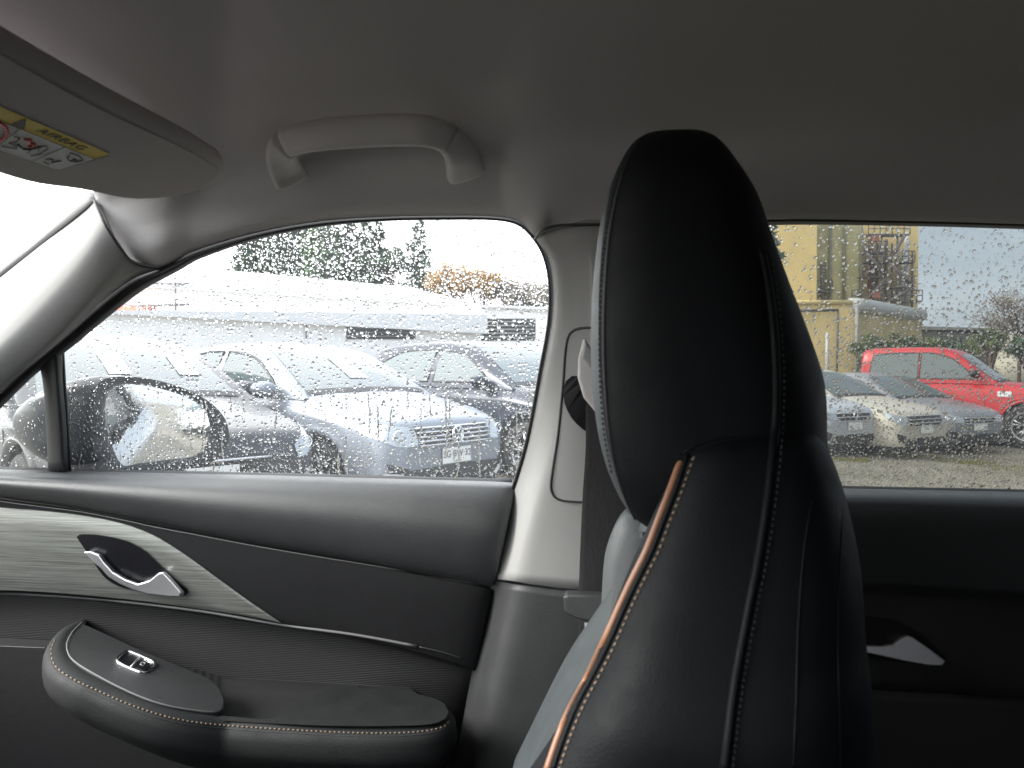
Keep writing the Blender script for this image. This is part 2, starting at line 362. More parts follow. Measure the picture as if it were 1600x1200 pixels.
# ================================================================== PARKED CARS
class CarB:
    def __init__(s, name, label, spec, paintm, loc, ang, cat='car', group='cars parked in the yard'):
        s.root = empty(name, label, cat, (0, 0, 0), group); s.sp = spec; s.pm = paintm; s.loc = loc; s.ang = ang; s.parts = []
    def add(s, o, parent=None): o.parent = parent or s.root; s.parts.append(o); return o
    def tab(s, key, x): xs, ys = zip(*s.sp[key]); return float(np.interp(x, xs, ys))
    def build(s):
        sp = s.sp; Ln, W, wr = sp['L'], sp['W']/2, sp['wr']; wx = sp['wx']; arch = wr+.055; sill = sp.get('sill', .24)
        # d = distance behind the nose, mesh x = -d
        xs = set(np.linspace(.5, Ln-.4, 22)) | set([0, .03, .07, .12, .2, .3, .4]) | set([Ln, Ln-.04, Ln-.1, Ln-.2, Ln-.3])
        for c in wx: xs |= set(c+arch*math.cos(a) for a in np.linspace(0, math.pi, 13)) | {c-arch-.004, c+arch+.004}
        xs = sorted(x for x in xs if 0 <= x <= Ln); secs = []
        for d in xs:
            zt = s.tab('top', d); hw = W*s.tab('plan', d); zb = sill
            for c in wx:
                if abs(d-c) < arch: zb = max(zb, wr+math.sqrt(max(arch**2-(d-c)**2, 0)))
            zs = min(zt-.05, s.tab('shoulder', d)); fl = 1.0
            for c in wx:
                if abs(d-c) < arch+.12: fl = 1.012
            q = [(hw-.02, zb), (hw*fl, zb+.03), (hw*1.0*fl, zb+(zs-zb)*.35), (hw*.985, zb+(zs-zb)*.62), (hw*.995, zs-.04), (hw*.975, zs), (hw*.93, zs+(zt-zs)*.6), (hw*.84, zt-.005), (hw*.5, zt+.018), (0, zt+.026)]
            secs.append([Vector((-d, y, z)) for y, z in q]+[Vector((-d, -y, z)) for y, z in q[-2::-1]])
        nc = len(secs[0]); v = [p for q in secs for p in q]; f = grid_faces(len(secs), nc)
        f = [tuple(reversed(q)) for q in f]; f.append(tuple(range(nc))); f.append(tuple(range((len(secs)-1)*nc, len(secs)*nc))[::-1])
        body = s.add(link('body', v, f, s.pm)); s.body = body
        body.data.polygons[-1].use_smooth = False; body.data.polygons[-2].use_smooth = False
        # cabin
        cb = sp['cabin']; x0, x1 = cb[0][0], cb[-1][0]; xs = sorted(set(np.linspace(x0, x1, 30)) | set(c[0] for c in cb)); secs = []
        lean = sp.get('lean', .28)
        czs = cat_rom([Vector((a, b_, 0)) for a, b_ in cb], 60); cx = [p.x for p in czs]; cz = [p.y for p in czs]
        for d in xs:
            zt = float(np.interp(d, cx, cz)); zb = s.tab('top', d)-.03; zt = max(zt, zb+.01); wb = W*s.tab('plan', d)*.93
            wt = wb-(zt-zb)*lean; q = [(wb, zb), (wb-(zt-zb)*lean*.42, zb+(zt-zb)*.5), (wt, zb+(zt-zb)*.9), (wt-.04, zt-.02*min(1, (zt-zb)*3)), (wt*.6, zt+.012), (0, zt+.02)]
            secs.append([Vector((-d, y, z)) for y, z in q]+[Vector((-d, -y, z)) for y, z in q[-2::-1]])
        nc = len(secs[0]); v = [p for q in secs for p in q]; f = [tuple(reversed(q)) for q in grid_faces(len(secs), nc)]
        cab = s.add(link('cabin', v, f, s.pm)); s.cab = cab
        s.bb = BVHTree.FromPolygons([x.co for x in body.data.vertices], [p.vertices for p in body.data.polygons])
        s.cbv = BVHTree.FromPolygons([x.co for x in cab.data.vertices], [p.vertices for p in cab.data.polygons])
        # underbody and wheels
        s.add(box('underbody', (-Ln+.15, -W*.86, .17), (-.15, W*.86, .62), BLK))
        for c in wx:
            for sd_ in (1, -1): s.wheel(c, sd_*(W-.115))
        # windows
        G = sp['win']
        for nm, quad in G.items():
            for sd_ in (1, -1): s.patch('side_window', s.cbv, 'y', sd_, quad[0], quad[1], CGLASS, 8, 4, .006)
        for nm, quad in G.items():
            for sd_ in (1, -1):
                loop = list(cat_rom([Vector((a, b_, 0)) for a, b_ in quad[0]], 9))+list(cat_rom([Vector((a, b_, 0)) for a, b_ in quad[1]], 9))[::-1]
                pp = [s.cast_y(s.cbv, q.x, q.y, sd_) for q in loop]; pp = [p+Vector((0, .006*sd_, 0)) for p in pp if p]
                if len(pp) > 6: s.add(tube('window_trim', pp, .013, BLK, None, 5, True))
        (dl, zl), (dh, zh) = sp['ws']; wl, wh = sp['wsw']
        s.patch_x('windscreen', s.cbv, [(-wl, dl, zl), (wl, dl, zl)], [(-wh, dh, zh), (wh, dh, zh)], CGLASS, 10, 5)
        s.patch_x('cowl', s.cbv, [(-wl-.02, dl-.05, zl-.03), (wl+.02, dl-.05, zl-.03)], [(-wl, dl+.015, zl), (wl, dl+.015, zl)], BLK, 8, 3, .010)
        if 'rw' in sp:
            (dl, zl), (dh, zh) = sp['rw']; s.patch_x('rear_window', s.cbv, [(-wl, dl, zl), (wl, dl, zl)], [(-wh, dh, zh), (wh, dh, zh)], CGLASS, 8, 4)
        # door mirrors, handles, door gaps
        md, mz = sp['mirror']
        for sd_ in (1, -1):
            bm = bmesh.new(); bmesh.ops.create_uvsphere(bm, u_segments=14, v_segments=8, radius=1)
            for v_ in bm.verts: v_.co = Vector((v_.co.x*.10, v_.co.y*.125, v_.co.z*.075)) + Vector((-md, sd_*(W+.06), mz))
            me = bpy.data.meshes.new('door_mirror'); bm.to_mesh(me); bm.free(); me.materials.append(sp.get('mirmat', s.pm)); me.polygons.foreach_set('use_smooth', [True]*len(me.polygons))
            mo = bpy.data.objects.new('door_mirror', me); C.objects.link(mo); s.add(mo)
            st = box('mirror_arm', (-md-.05, sd_*(W-.12)-.02, mz-.06), (-md+.03, sd_*(W-.02)+.04, mz-.025), BLK, None, .006); s.add(st, mo)
            for hd in sp['handles']:
                h = s.cast_y(s.bb, hd, sp['hz'], sd_)
                if h: s.add(box('handle', h+Vector((-.09, -.012, -.013)), h+Vector((.09, .018*1, .013)), s.pm, None, .005))
            for gd in sp['gaps']:
                pts = [s.cast_y(s.bb, gd+.02*math.sin(z*6), z, sd_) for z in np.linspace(sill+.06, s.tab('shoulder', gd)-.01, 9)]
                pts = [p for p in pts if p]
                if len(pts) > 2: s.add(tube('door_gap', [Vector((p.x, p.y, p.z)) for p in pts], .004, BLK, None, 5))
        return s
    def cast_y(s, bv, d, z, sd_):
        h = bv.ray_cast(Vector((-d, sd_*3, z)), Vector((0, -sd_, 0))); return h[0]
    def patch(s, name, bv, ax, sd_, top, bot, material, nu=8, nv_=4, off=.006, parent=None):
        """top / bot: polylines of (d, z) on the side"""
        T = cat_rom([Vector((a, b_, 0)) for a, b_ in top], nu); B_ = cat_rom([Vector((a, b_, 0)) for a, b_ in bot], nu); v = []
        for i in range(nv_):
            for j in range(nu):
                q = T[j].lerp(B_[j], i/(nv_-1)); h = bv.ray_cast(Vector((-q.x, sd_*3, q.y)), Vector((0, -sd_, 0)))
                if h[0] is None:
                    v.append(v[-1] if v else Vector((-q.x, sd_*s.sp['W']*.42, q.y))); continue
                n = h[1] if h[1].y*sd_ > 0 else -h[1]; v.append(h[0]+n*off)
        f = grid_faces(nv_, nu); f = f if sd_ > 0 else [tuple(reversed(q)) for q in f]
        o = link(name, v, f, material); return s.add(o, parent)
    def patch_x(s, name, bv, bot, top, material, nu, nv_, off=.006):
        v = []
        for i in range(nv_):
            a = i/(nv_-1)
            for j in range(nu):
                b_ = j/(nu-1); y = (bot[0][0]*(1-b_)+bot[1][0]*b_)*(1-a)+(top[0][0]*(1-b_)+top[1][0]*b_)*a; d = bot[0][1]*(1-a)+top[0][1]*a
                h = bv.ray_cast(Vector((-d, y, 4)), Vector((0, 0, -1)))
                v.append((h[0]+(h[1] if h[1].z > 0 else -h[1])*off) if h[0] is not None else Vector((-d, y, bot[0][2])))
        return s.add(link(name, v, grid_faces(nv_, nu), material))
    def fpatch(s, name, top, bot, material, nu=10, nv_=4, off=.006, parent=None, rear=False):
        """front patch: polylines of (y, z) projected backwards onto the nose"""
        T = cat_rom([Vector((a, b_, 0)) for a, b_ in top], nu); B_ = cat_rom([Vector((a, b_, 0)) for a, b_ in bot], nu); v = []
        for i in range(nv_):
            for j in range(nu):
                q = T[j].lerp(B_[j], i/(nv_-1)); h = s.bb.ray_cast(Vector((-9 if rear else 3, q.x, q.y)), Vector((1 if rear else -1, 0, 0)))
                if h[0] is None: v.append(v[-1] if v else Vector((-.3, q.x, q.y))); continue
                n = h[1] if (h[1].x > 0) != rear else -h[1]; v.append(h[0]+(Vector((-1 if rear else 1, 0, 0))*.4+n*.6)*off)
        o = link(name, v, grid_faces(nv_, nu), material); return s.add(o, parent)
    def wheel(s, c, y):
        wr = s.sp['wr']; sd_ = 1 if y > 0 else -1; prof = [(.60, -.09), (.66, -.105), (.9, -.11), (.975, -.09), (1, -.05), (1, .05), (.975, .09), (.9, .11), (.66, .105), (.62, .08)]
        v = []; n = 28
        for r_, yy in prof:
            for k in range(n): a = 2*math.pi*k/n; v.append((-c+wr*r_*math.cos(a), y+yy*sd_, wr+wr*r_*math.sin(a)))
        wh = s.add(link('wheel', [( -c, y, wr)], [], BLK)); bpy.data.objects.remove(wh); s.parts.pop()
        ty = s.add(link('wheel', v, grid_faces(len(prof), n, True), TYRE))
        segs = []
        vv, ff = [], []
        # rim: ring plus five twin spokes
        for r_, yy in ((.66, .10), (.62, .105), (.58, .085), (.56, .04)):
            for k in range(n): a = 2*math.pi*k/n; vv.append((-c+wr*r_*math.cos(a), y+yy*sd_, wr+wr*r_*math.sin(a)))
        ff = grid_faces(4, n, True); rim = s.add(link('rim', vv, ff, RIM), ty)
        for k in range(5):
            for dd in (-.16, .16):
                a = k*1.2566+.3; p0 = Vector((-c+.1*wr*math.cos(a), y+.06*sd_, wr+.1*wr*math.sin(a))); p1 = Vector((-c+.6*wr*math.cos(a+dd), y+.085*sd_, wr+.6*wr*math.sin(a+dd))); segs.append((p0, p1, .016))
        segs.append((Vector((-c, y+.02*sd_, wr)), Vector((-c, y+.09*sd_, wr)), .05)); sv, sf = join_tubes(segs, 7); s.add(link('spokes', sv, sf, RIM), ty)
        dk = [(-c+wr*.6*math.cos(6.2832*k/n), y+.0*sd_, wr+wr*.6*math.sin(6.2832*k/n)) for k in range(n)]; s.add(link('brake_disc', dk, [tuple(range(n))], BLK, smooth=False), ty)
    def plate(s, z, txt=None, y=0., rear=False):
        h = s.bb.ray_cast(Vector((3, y, z)), Vector((-1, 0, 0)))[0]; x = h.x+.012
        p = s.add(box('number_plate', (x, y-.18, z-.065), (x+.006, y+.18, z+.065), PLATE, None, .002))
        if txt:
            tm = text_mesh(txt, .082, INK, 'plate_lettering', .0006, 1.0); tm.matrix_world = frame_of(Vector((x+.009, y, z+.012)), (0, 1, 0), (0, 0, 1)); s.add_keep(tm, p)
            tm = text_mesh('CHILE', .026, INK, 'plate_lettering', .0006, 1.6); tm.matrix_world = frame_of(Vector((x+.009, y, z-.048)), (0, 1, 0), (0, 0, 1)); s.add_keep(tm, p)
        return p
    def add_keep(s, o, parent): me = o.data; me.transform(o.matrix_world); o.matrix_world = Matrix.Identity(4); return s.add(o, parent)
    def place(s):
        s.root.matrix_world = Matrix.Translation(s.loc) @ Matrix.Rotation(s.ang, 4, 'Z'); return s.root
SEDAN = dict(L=4.22, W=1.70, wr=.30, wx=(.78, 3.28), top=[(0, .60), (.04, .70), (.12, .76), (.4, .84), (1.05, .97), (2, .98), (3.4, 1.0), (3.6, 1.02), (4.1, .98), (4.22, .90)],
    plan=[(0, .70), (.04, .80), (.1, .88), (.2, .94), (.4, .985), (.8, 1), (3.5, 1), (3.9, .96), (4.1, .88), (4.22, .74)], shoulder=[(0, .55), (.3, .74), (1.1, .86), (3.5, .92), (4.2, .85)],
    cabin=[(1.02, .95), (1.45, 1.21), (1.85, 1.40), (2.3, 1.455), (2.9, 1.44), (3.2, 1.36), (3.75, 1.03)], ws=((1.10, .99), (1.80, 1.38)), wsw=(.70, .57), rw=((3.62, 1.08), (3.22, 1.34)), mirror=(1.42, 1.02), lean=.30,
    win={'f': ([(1.50, 1.10), (1.85, 1.30), (2.25, 1.37), (2.32, 1.375)], [(1.42, 1.02), (1.85, 1.015), (2.25, 1.015), (2.36, 1.015)]), 'r': ([(2.42, 1.375), (2.7, 1.37), (3.0, 1.32), (3.22, 1.20)], [(2.46, 1.015), (2.7, 1.02), (3.0, 1.03), (3.30, 1.05)])},
    handles=(2.2, 3.05), hz=.84, gaps=(1.15, 2.42, 3.25))
def scaled(sp, **k):
    import copy
    q = copy.deepcopy(sp); q.update(k); return q
def stretch_spec(sp, sx, sz, **k):   # same layout, other length and height
    import copy
    q = copy.deepcopy(sp); f = lambda a: [(x*sx, z*sz) for x, z in a]
    q['L'] *= sx; q['wx'] = tuple(x*sx for x in q['wx']); q['top'] = f(q['top']); q['plan'] = [(x*sx, z) for x, z in q['plan']]; q['shoulder'] = f(q['shoulder']); q['cabin'] = f(q['cabin'])
    q['ws'] = tuple((x*sx, z*sz) for x, z in q['ws']); q['mirror'] = (q['mirror'][0]*sx, q['mirror'][1]*sz); q['win'] = {a: (f(b_[0]), f(b_[1])) for a, b_ in q['win'].items()}
    if 'rw' in q: q['rw'] = tuple((x*sx, z*sz) for x, z in q['rw'])
    q['handles'] = tuple(x*sx for x in q['handles']); q['hz'] *= sz; q['gaps'] = tuple(x*sx for x in q['gaps']); q.update(k); return q
HATCH = scaled(SEDAN, cabin=[(1.02, .95), (1.45, 1.21), (1.85, 1.40), (2.3, 1.47), (2.9, 1.475), (3.6, 1.42), (3.95, 1.22), (4.12, .98)], rw=((4.0, 1.12), (3.7, 1.36)),
    win={'f': SEDAN['win']['f'], 'r': ([(2.42, 1.375), (2.7, 1.38), (3.1, 1.36), (3.45, 1.24)], [(2.46, 1.015), (2.7, 1.02), (3.1, 1.04), (3.50, 1.08)])})
SUV = stretch_spec(HATCH, 1.03, 1.12, W=1.80, wr=.34)

def front(c, hz, grille, lamp, lamp_mat=LAMP, slats=2, low=True, emblem=None, zgrille=None):
    """lamps, grille with slats, lower intake, fog surrounds on the nose of car c"""
    for sd_ in (1, -1):
        T, B_ = lamp; hl = c.fpatch('headlight', [(sd_*y, z) for y, z in T], [(sd_*y, z) for y, z in B_], lamp_mat, 10, 4, .008)
        if sd_ < 0: hl.data.flip_normals()
        (ya, za), (yb, zb) = T[0], B_[0]; yc = (T[1][0]+B_[1][0])/2; zc = (T[1][1]+B_[1][1])/2
        h = c.bb.ray_cast(Vector((3, sd_*yc, zc)), Vector((-1, 0, 0)))[0]
        if h:
            ring = [h+Vector((.014, .042*math.cos(a), .042*math.sin(a))) for a in np.linspace(0, 6.2832, 15)[:-1]]; c.add(tube('lamp_ring', ring, .006, CHROMEB, None, 5, True), hl)
    y0, z1, z0 = grille
    gr = c.fpatch('grille', [(-y0, z1), (0, z1+.005), (y0, z1)], [(-y0*.92, z0), (0, z0-.01), (y0*.92, z0)], BLK, 12, 3, .006)
    for k in range(slats+1):
        z = z0+(z1-z0)*(k)/max(slats, 1); pts = []
        for y in np.linspace(-y0*.97, y0*.97, 11):
            h = c.bb.ray_cast(Vector((3, y, z)), Vector((-1, 0, 0)))[0]
            if h: pts.append(h+Vector((.018, 0, 0)))
        if len(pts) > 2: c.add(tube('grille_slat', pts, .008, CHROME, None, 6), gr)
    if low:
        c.fpatch('lower_intake', [(-.52, .36), (0, .37), (.52, .36)], [(-.60, .25), (0, .245), (.60, .25)], BLK, 10, 3, .008)
        for sd_ in (1, -1):
            f_ = c.fpatch('fog_lamp_surround', [(sd_*.56, .40), (sd_*.72, .45)], [(sd_*.60, .29), (sd_*.70, .31)], BLK, 5, 3, .009)
            if sd_ < 0: f_.data.flip_normals()
def yard_car(name, label, spec, col, px, depth, fang, metal=.4, kw=None, plate=None, pz=.47, group='cars parked in the yard', cat='car'):
    p = at(px, depth); c = CarB(name, label, spec, paint(name+'_paint_%d_%d' % (px, int(depth*10)), col, metal), p, R(fang), cat, group).build()
    kw = kw or dict(hz=0, grille=(.42, .70, .58), lamp=([(.43, .69), (.6, .73), (.76, .76)], [(.43, .60), (.6, .61), (.74, .66)]))
    front(c, **kw)
    if pz: c.plate(pz, plate)
    return c
# the silver blue saloon that fills the front window
vw = yard_car('saloon_car', 'silver blue saloon with round nose badge and white plate, centre of the front window', SEDAN, (.20, .225, .26), 712, 6.30, -30, .45,
    dict(hz=0, grille=(.46, .715, .575), lamp=([(.46, .715), (.64, .745), (.815, .80)], [(.46, .585), (.64, .58), (.81, .67)]), slats=4), 'SG·BW·32', .47)
h = vw.bb.ray_cast(Vector((3, 0, .645)), Vector((-1, 0, 0)))[0]
ring = [h+Vector((.034, .068*math.cos(a), .068*math.sin(a))) for a in np.linspace(0, 6.2832, 25)[:-1]]
em = vw.add(tube('badge', ring, .008, CHROMEB, None, 6, True))
def em_line(pts): 
    segs = [(h+Vector((.036, a[0], a[1])), h+Vector((.036, b_[0], b_[1])), .0065) for a, b_ in zip(pts, pts[1:])]; v_, f_ = join_tubes(segs, 6); vw.add(link('badge_letter', v_, f_, CHROMEB), em)
em_line([(-.026, .060), (0, .008), (.026, .060)]); em_line([(-.056, .036), (-.026, -.058), (0, -.012), (.026, -.058), (.056, .036)])
disc = vw.add(link('badge_disc', [h+Vector((.022, .066*math.cos(a), .066*math.sin(a))) for a in np.linspace(0, 6.2832, 25)[:-1]], [tuple(range(24))], BLK, smooth=False), em)
vw.fpatch('bumper_mouth', [(-.64, .385), (0, .395), (.64, .385)], [(-.70, .26), (0, .25), (.70, .26)], BLK, 12, 3, .011)
# papers behind the windscreen
def ws_card(c, y, d, w_, h_, material, name='paper_notice'):
    v = []
    for a, b_ in ((-1, -1), (1, -1), (1, 1), (-1, 1)):
        q = c.cbv.ray_cast(Vector((-(d-b_*h_/2), y+a*w_/2, 4)), Vector((0, 0, -1)))[0]; v.append(q+Vector((.009, 0, .012)))
    return c.add(link(name, v, [(0, 1, 2, 3)], material, smooth=False))
ws_card(vw, .02, 1.42, .21, .34, PLATE)
for sd_ in (1, -1):
    f_ = vw.fpatch('chrome_fog_bracket', [(sd_*.50, .27), (sd_*.62, .36), (sd_*.74, .375)], [(sd_*.54, .25), (sd_*.64, .335), (sd_*.74, .355)], CHROME, 8, 2, .013)
vw.place()
left = yard_car('grey_hatchback', 'dark grey car with wide windscreen behind the door mirror', stretch_spec(HATCH, 1.03, 1.0, W=1.80, wr=.33), (.028, .029, .034), 330, 4.75, -37, .4,
    dict(hz=0, grille=(.42, .60, .42), slats=1, lamp=([(.60, .66), (.72, .74), (.86, .84)], [(.62, .57), (.74, .60), (.84, .70)])), None, .5)
for y_ in (-.1, .42): ws_card(left, y_, 1.5, .16, .3, PLATE)
for sd_ in (1, -1): left.fpatch('chrome_trim', [(sd_*.50, .30), (sd_*.62, .42), (sd_*.80, .54)], [(sd_*.54, .28), (sd_*.66, .39), (sd_*.82, .52)], CHROME, 8, 2, .012)
left.place()
blue = yard_car('dark_blue_car', 'dark navy tall hatchback parked just behind the silver saloon, beside the pillar', stretch_spec(HATCH, 1.02, 1.08, W=1.80, wr=.34), (.006, .012, .026), 992, 8.0, -37, .4)
blue.place()
# second row, seen over the roofs
for i, (nm, lb, px, dp, colr, spx, an) in enumerate([
    ('white_hatchback', 'white hatchback half hidden between the grey car and the silver saloon', 500, 10.6, (.72, .72, .72), HATCH, -40),
    ('white_suv', 'white tall car with roof just showing above the grey car', 330, 13.0, (.70, .70, .70), SUV, -40),
    ('maroon_car', 'small dark red car roof behind the silver saloon', 560, 16.0, (.16, .02, .03), SEDAN, -40),
    ('pale_saloon', 'pale saloon with curved roof showing above the silver bonnet gap', 830, 12.4, (.60, .62, .64), SEDAN, -40)]):
    yard_car(nm, lb, spx, colr, px, dp, an, .1).place()
# row seen through the rear window
rn = yard_car('silver_hatchback', 'silver hatchback nose with diamond badge, nearest the seat in the rear window', HATCH, (.44, .47, .52), 1336, 11.6, -52, .4, None, None, .50)
hh = rn.bb.ray_cast(Vector((3, 0, .66)), Vector((-1, 0, 0)))[0]
rn.add(tube('badge', [hh+Vector((.03, .055*a, .075*b_)) for a, b_ in ((0, 1), (1, 0), (0, -1), (-1, 0))], .012, CHROMEB, None, 6, True)); rn.place()
ch = yard_car('champagne_saloon', 'champagne beige saloon with wide wheel arch next to the silver hatchback nose', stretch_spec(SEDAN, 1.08, 1.02, W=1.78, wr=.32), (.50, .465, .39), 1448, 12.0, -52, .35,
    dict(hz=0, grille=(.48, .72, .55), lamp=([(.50, .70), (.64, .73), (.80, .79)], [(.50, .60), (.64, .58), (.78, .66)]), slats=3), None, .50); ch.place()
dk = yard_car('graphite_saloon', 'graphite grey saloon between the champagne saloon and the red pickup', stretch_spec(SEDAN, 1.06, 1.0, W=1.78, wr=.32), (.20, .21, .23), 1532, 13.3, -60, .4,
    dict(hz=0, grille=(.40, .66, .56), lamp=([(.42, .67), (.6, .71), (.78, .76)], [(.42, .58), (.6, .58), (.76, .66)]), slats=2), None, .50); dk.place()
yard_car('white_suv', 'long white car behind the champagne saloon, under the yellow building', SUV, (.74, .74, .73), 1390, 21, -30, .05).place()
yard_car('white_estate', 'white car behind the red pickup bonnet at the edge of the rear window', HATCH, (.55, .56, .57), 1880, 24, -30, .05).place()
# cars seen only in the door mirror
yard_car('silver_saloon', 'silver saloon seen in the door mirror glass', SEDAN, (.60, .61, .62), 800, 5, 180, .3).place().matrix_world = Matrix.Translation((6.3, 2.5, -.1)) @ Matrix.Rotation(R(186), 4, 'Z')
# red pickup
PICK = dict(L=5.9, W=1.98, wr=.41, wx=(.98, 4.65), sill=.42, top=[(0, .85), (.05, 1.0), (.15, 1.08), (.5, 1.13), (1.45, 1.20), (2, 1.22), (4.0, 1.24), (4.02, 1.29), (5.8, 1.29), (5.9, 1.2)],
    plan=[(0, .80), (.06, .90), (.2, .96), (.5, 1), (5.7, 1), (5.9, .94)], shoulder=[(0, .8), (.4, 1.0), (1.5, 1.08), (3.7, 1.12), (5.9, 1.14)],
    cabin=[(1.42, 1.17), (1.8, 1.45), (2.2, 1.76), (2.5, 1.875), (2.7, 1.89), (3.4, 1.90), (3.92, 1.885), (4.03, 1.84), (4.05, 1.5), (4.08, 1.24)], ws=((1.52, 1.23), (2.18, 1.74)), wsw=(.80, .66), mirror=(1.85, 1.38), lean=.15,
    win={'f': ([(2.0, 1.44), (2.3, 1.68), (2.65, 1.78), (2.86, 1.79)], [(1.86, 1.28), (2.2, 1.28), (2.6, 1.28), (2.88, 1.28)]), 'r': ([(2.90, 1.79), (3.2, 1.79), (3.5, 1.785), (3.80, 1.75)], [(2.92, 1.28), (3.2, 1.28), (3.5, 1.28), (3.90, 1.28)])},
    handles=(2.6, 3.4), hz=1.08, gaps=(1.7, 2.76, 3.62), mirmat=BLK)
pk = yard_car('red_pickup', 'bright red double cab pickup truck with black mirror, in the rear window', PICK, (.42, .008, .012), 1712, 14.4, -35, .1,
    dict(hz=0, grille=(.62, 1.0, .72), lamp=([(.64, 1.0), (.76, 1.0), (.88, 1.0)], [(.64, .80), (.76, .80), (.88, .80)]), slats=3, low=False), None, None, cat='pickup truck', group=None)
for sd_ in (1, -1):
    for cx_ in (.98, 4.65):
        pts = [Vector((-cx_+.47*math.cos(a), sd_*.985, .41+.47*math.sin(a))) for a in np.linspace(.1, math.pi-.1, 14)]; pk.add(tube('wheel_arch', pts, .03, pk.pm, None, 6))
    h2 = pk.cast_y(pk.bb, 1.35, 1.0, sd_); pk.add(box('fender_vent', h2+Vector((-.12, -.012, -.05)), h2+Vector((.12, .012, .05)), CHROME, None, .008))
pk.place(); pk.root.scale = (1, 1, 1.07)

# ================================================================== BUILDINGS
def bmat(name, c, var=.08, vs_=1.2, rough=.85): return mat(name, c, rough, var=var, vscale=vs_, bump=.3, bscale=30, dist=.01)
WWALL = bmat('white_render', (.90, .90, .89)); WROOF = mat('white_metal_roof', (.72, .73, .74), .45, var=.06, vscale=.6)
YW = bmat('yellow_render', (.66, .51, .23), .10, .5); YG = bmat('shaded_green_render', (.42, .39, .21), .25, .5); GREY = bmat('grey_concrete', (.30, .30, .28), .2, 1)  # the darker green has the tower's shaded side put into its colour
DARKO = mat('dark_opening', (.03, .032, .035), .7, var=.4, vscale=2); STEEL = mat('painted_steel', (.10, .085, .085), .6); RUST = mat('rusty_steel', (.20, .07, .05), .7); PALE = mat('pale_pipe', (.45, .46, .45), .5)
def oriented(px0, d0, px1, d1):   # ground line between two pixel columns at depths
    a, b_ = at(px0, d0), at(px1, d1); return a, b_, (b_-a).normalized()
def zat(py, depth): return CAM_H+(582-py)/FPX*depth
def slab(name, a, b_, back, z0, z1a, z1b, material, parent, rb=None):
    """wall block from ground points a to b, going back by vector `back`, tops z1a, z1b"""
    z0 = -.4 if z0 == 0 else z0
    v = [Vector((a.x, a.y, z0)), Vector((b_.x, b_.y, z0)), Vector((b_.x, b_.y, z1b)), Vector((a.x, a.y, z1a))]
    v += [p+back for p in v]
    if rb is not None: v[6].z += rb; v[7].z += rb
    o = link(name, v, [(0, 1, 2, 3), (5, 4, 7, 6), (1, 5, 6, 2), (4, 0, 3, 7), (3, 2, 6, 7), (4, 5, 1, 0)], material, smooth=False); child(o, parent); return o
wh = empty('warehouse', 'long low white warehouse with pale pitched roof behind the front window cars', 'building', at(500, 32))
a, b_, dr = oriented(150, 26, 752, 40); back = Vector((-dr.y, dr.x, 0))*9
slab('wall', a, b_, back, 0, zat(490, 26), zat(498, 40), WWALL, wh)
slab('roof', a+Vector((0, -.4, 0)), b_+Vector((.4, -.4, 0)), back, zat(490, 26)+.004, zat(488, 26)+.05, zat(494, 40)+.05, WROOF, wh, .35)
pr = lambda px, py: hitp(px, py, a, Vector((-dr.y, dr.x, 0)))
def opening(px0, py0, px1, py1, par, prj, outw, name='doorway', material=DARKO, th=.05):
    q = [prj(px0, py0), prj(px1, py0), prj(px1, py1), prj(px0, py1)]; return prism(name, [p+outw*th for p in q], th+.02, outw, material, par, 0)
ow = Vector((dr.y, -dr.x, 0))
op = opening(541, 497, 648, 530, wh, pr, ow, 'loading_door')
for k in range(5):
    q0, q1 = pr(541, 501+k*6), pr(648, 502+k*6); o = tube('door_slat', [q0+ow*.06, q1+ow*.06], .02, GREY, None, 5); o.parent = op; o.matrix_parent_inverse = op.matrix_world.inverted()
o = tube('cable_run', [pr(475, 488)+ow*.1, pr(560, 491)+ow*.1, pr(700, 497)+ow*.1], .025, STEEL, wh); tube('downpipe', [pr(477, 488)+ow*.08, pr(477, 530)+ow*.08], .03, STEEL, wh)
# the higher hall behind it with long white roof
hl = empty('white_hall', 'big white hall with long sloping roof below the dark trees', 'building', at(500, 60))
a2_, b2_, d2 = oriented(180, 46, 752, 62); bk2 = Vector((-d2.y, d2.x, 0))*12
slab('wall', a2_, b2_, bk2, 0, zat(440, 46), zat(482, 62), WWALL, hl)
slab('roof', a2_+Vector((0, -.5, 0)), b2_+Vector((0, -.5, 0)), bk2, zat(482, 62)+.01, zat(432, 46), zat(478, 62), WROOF, hl, 2.6)
an = empty('annex_shed', 'low white shed with dark shuttered opening beside the pillar', 'building', at(820, 40))
a3, b3, d3 = oriented(752, 41, 1010, 46); bk3 = Vector((-d3.y, d3.x, 0))*9
slab('wall', a3, b3, bk3, 0, zat(481, 41), zat(486, 46), WWALL, an); pr3 = lambda px, py: hitp(px, py, a3, Vector((-d3.y, d3.x, 0))); o3 = Vector((d3.y, -d3.x, 0))
slab('roof', a3+Vector((-.1, -.4, 0)), b3+Vector((0, -.4, 0)), bk3, zat(481, 41)+.01, zat(478, 41), zat(483, 46), WROOF, an, .5)
op = opening(747, 498, 836, 532, an, pr3, o3, 'shutter_door')
for k in range(5):
    q0, q1 = pr3(749, 503+k*6), pr3(834, 503+k*6); o = tube('shutter_slat', [q0+o3*.06, q1+o3*.06], .05, GREY, None, 5); o.parent = op; o.matrix_parent_inverse = op.matrix_world.inverted()
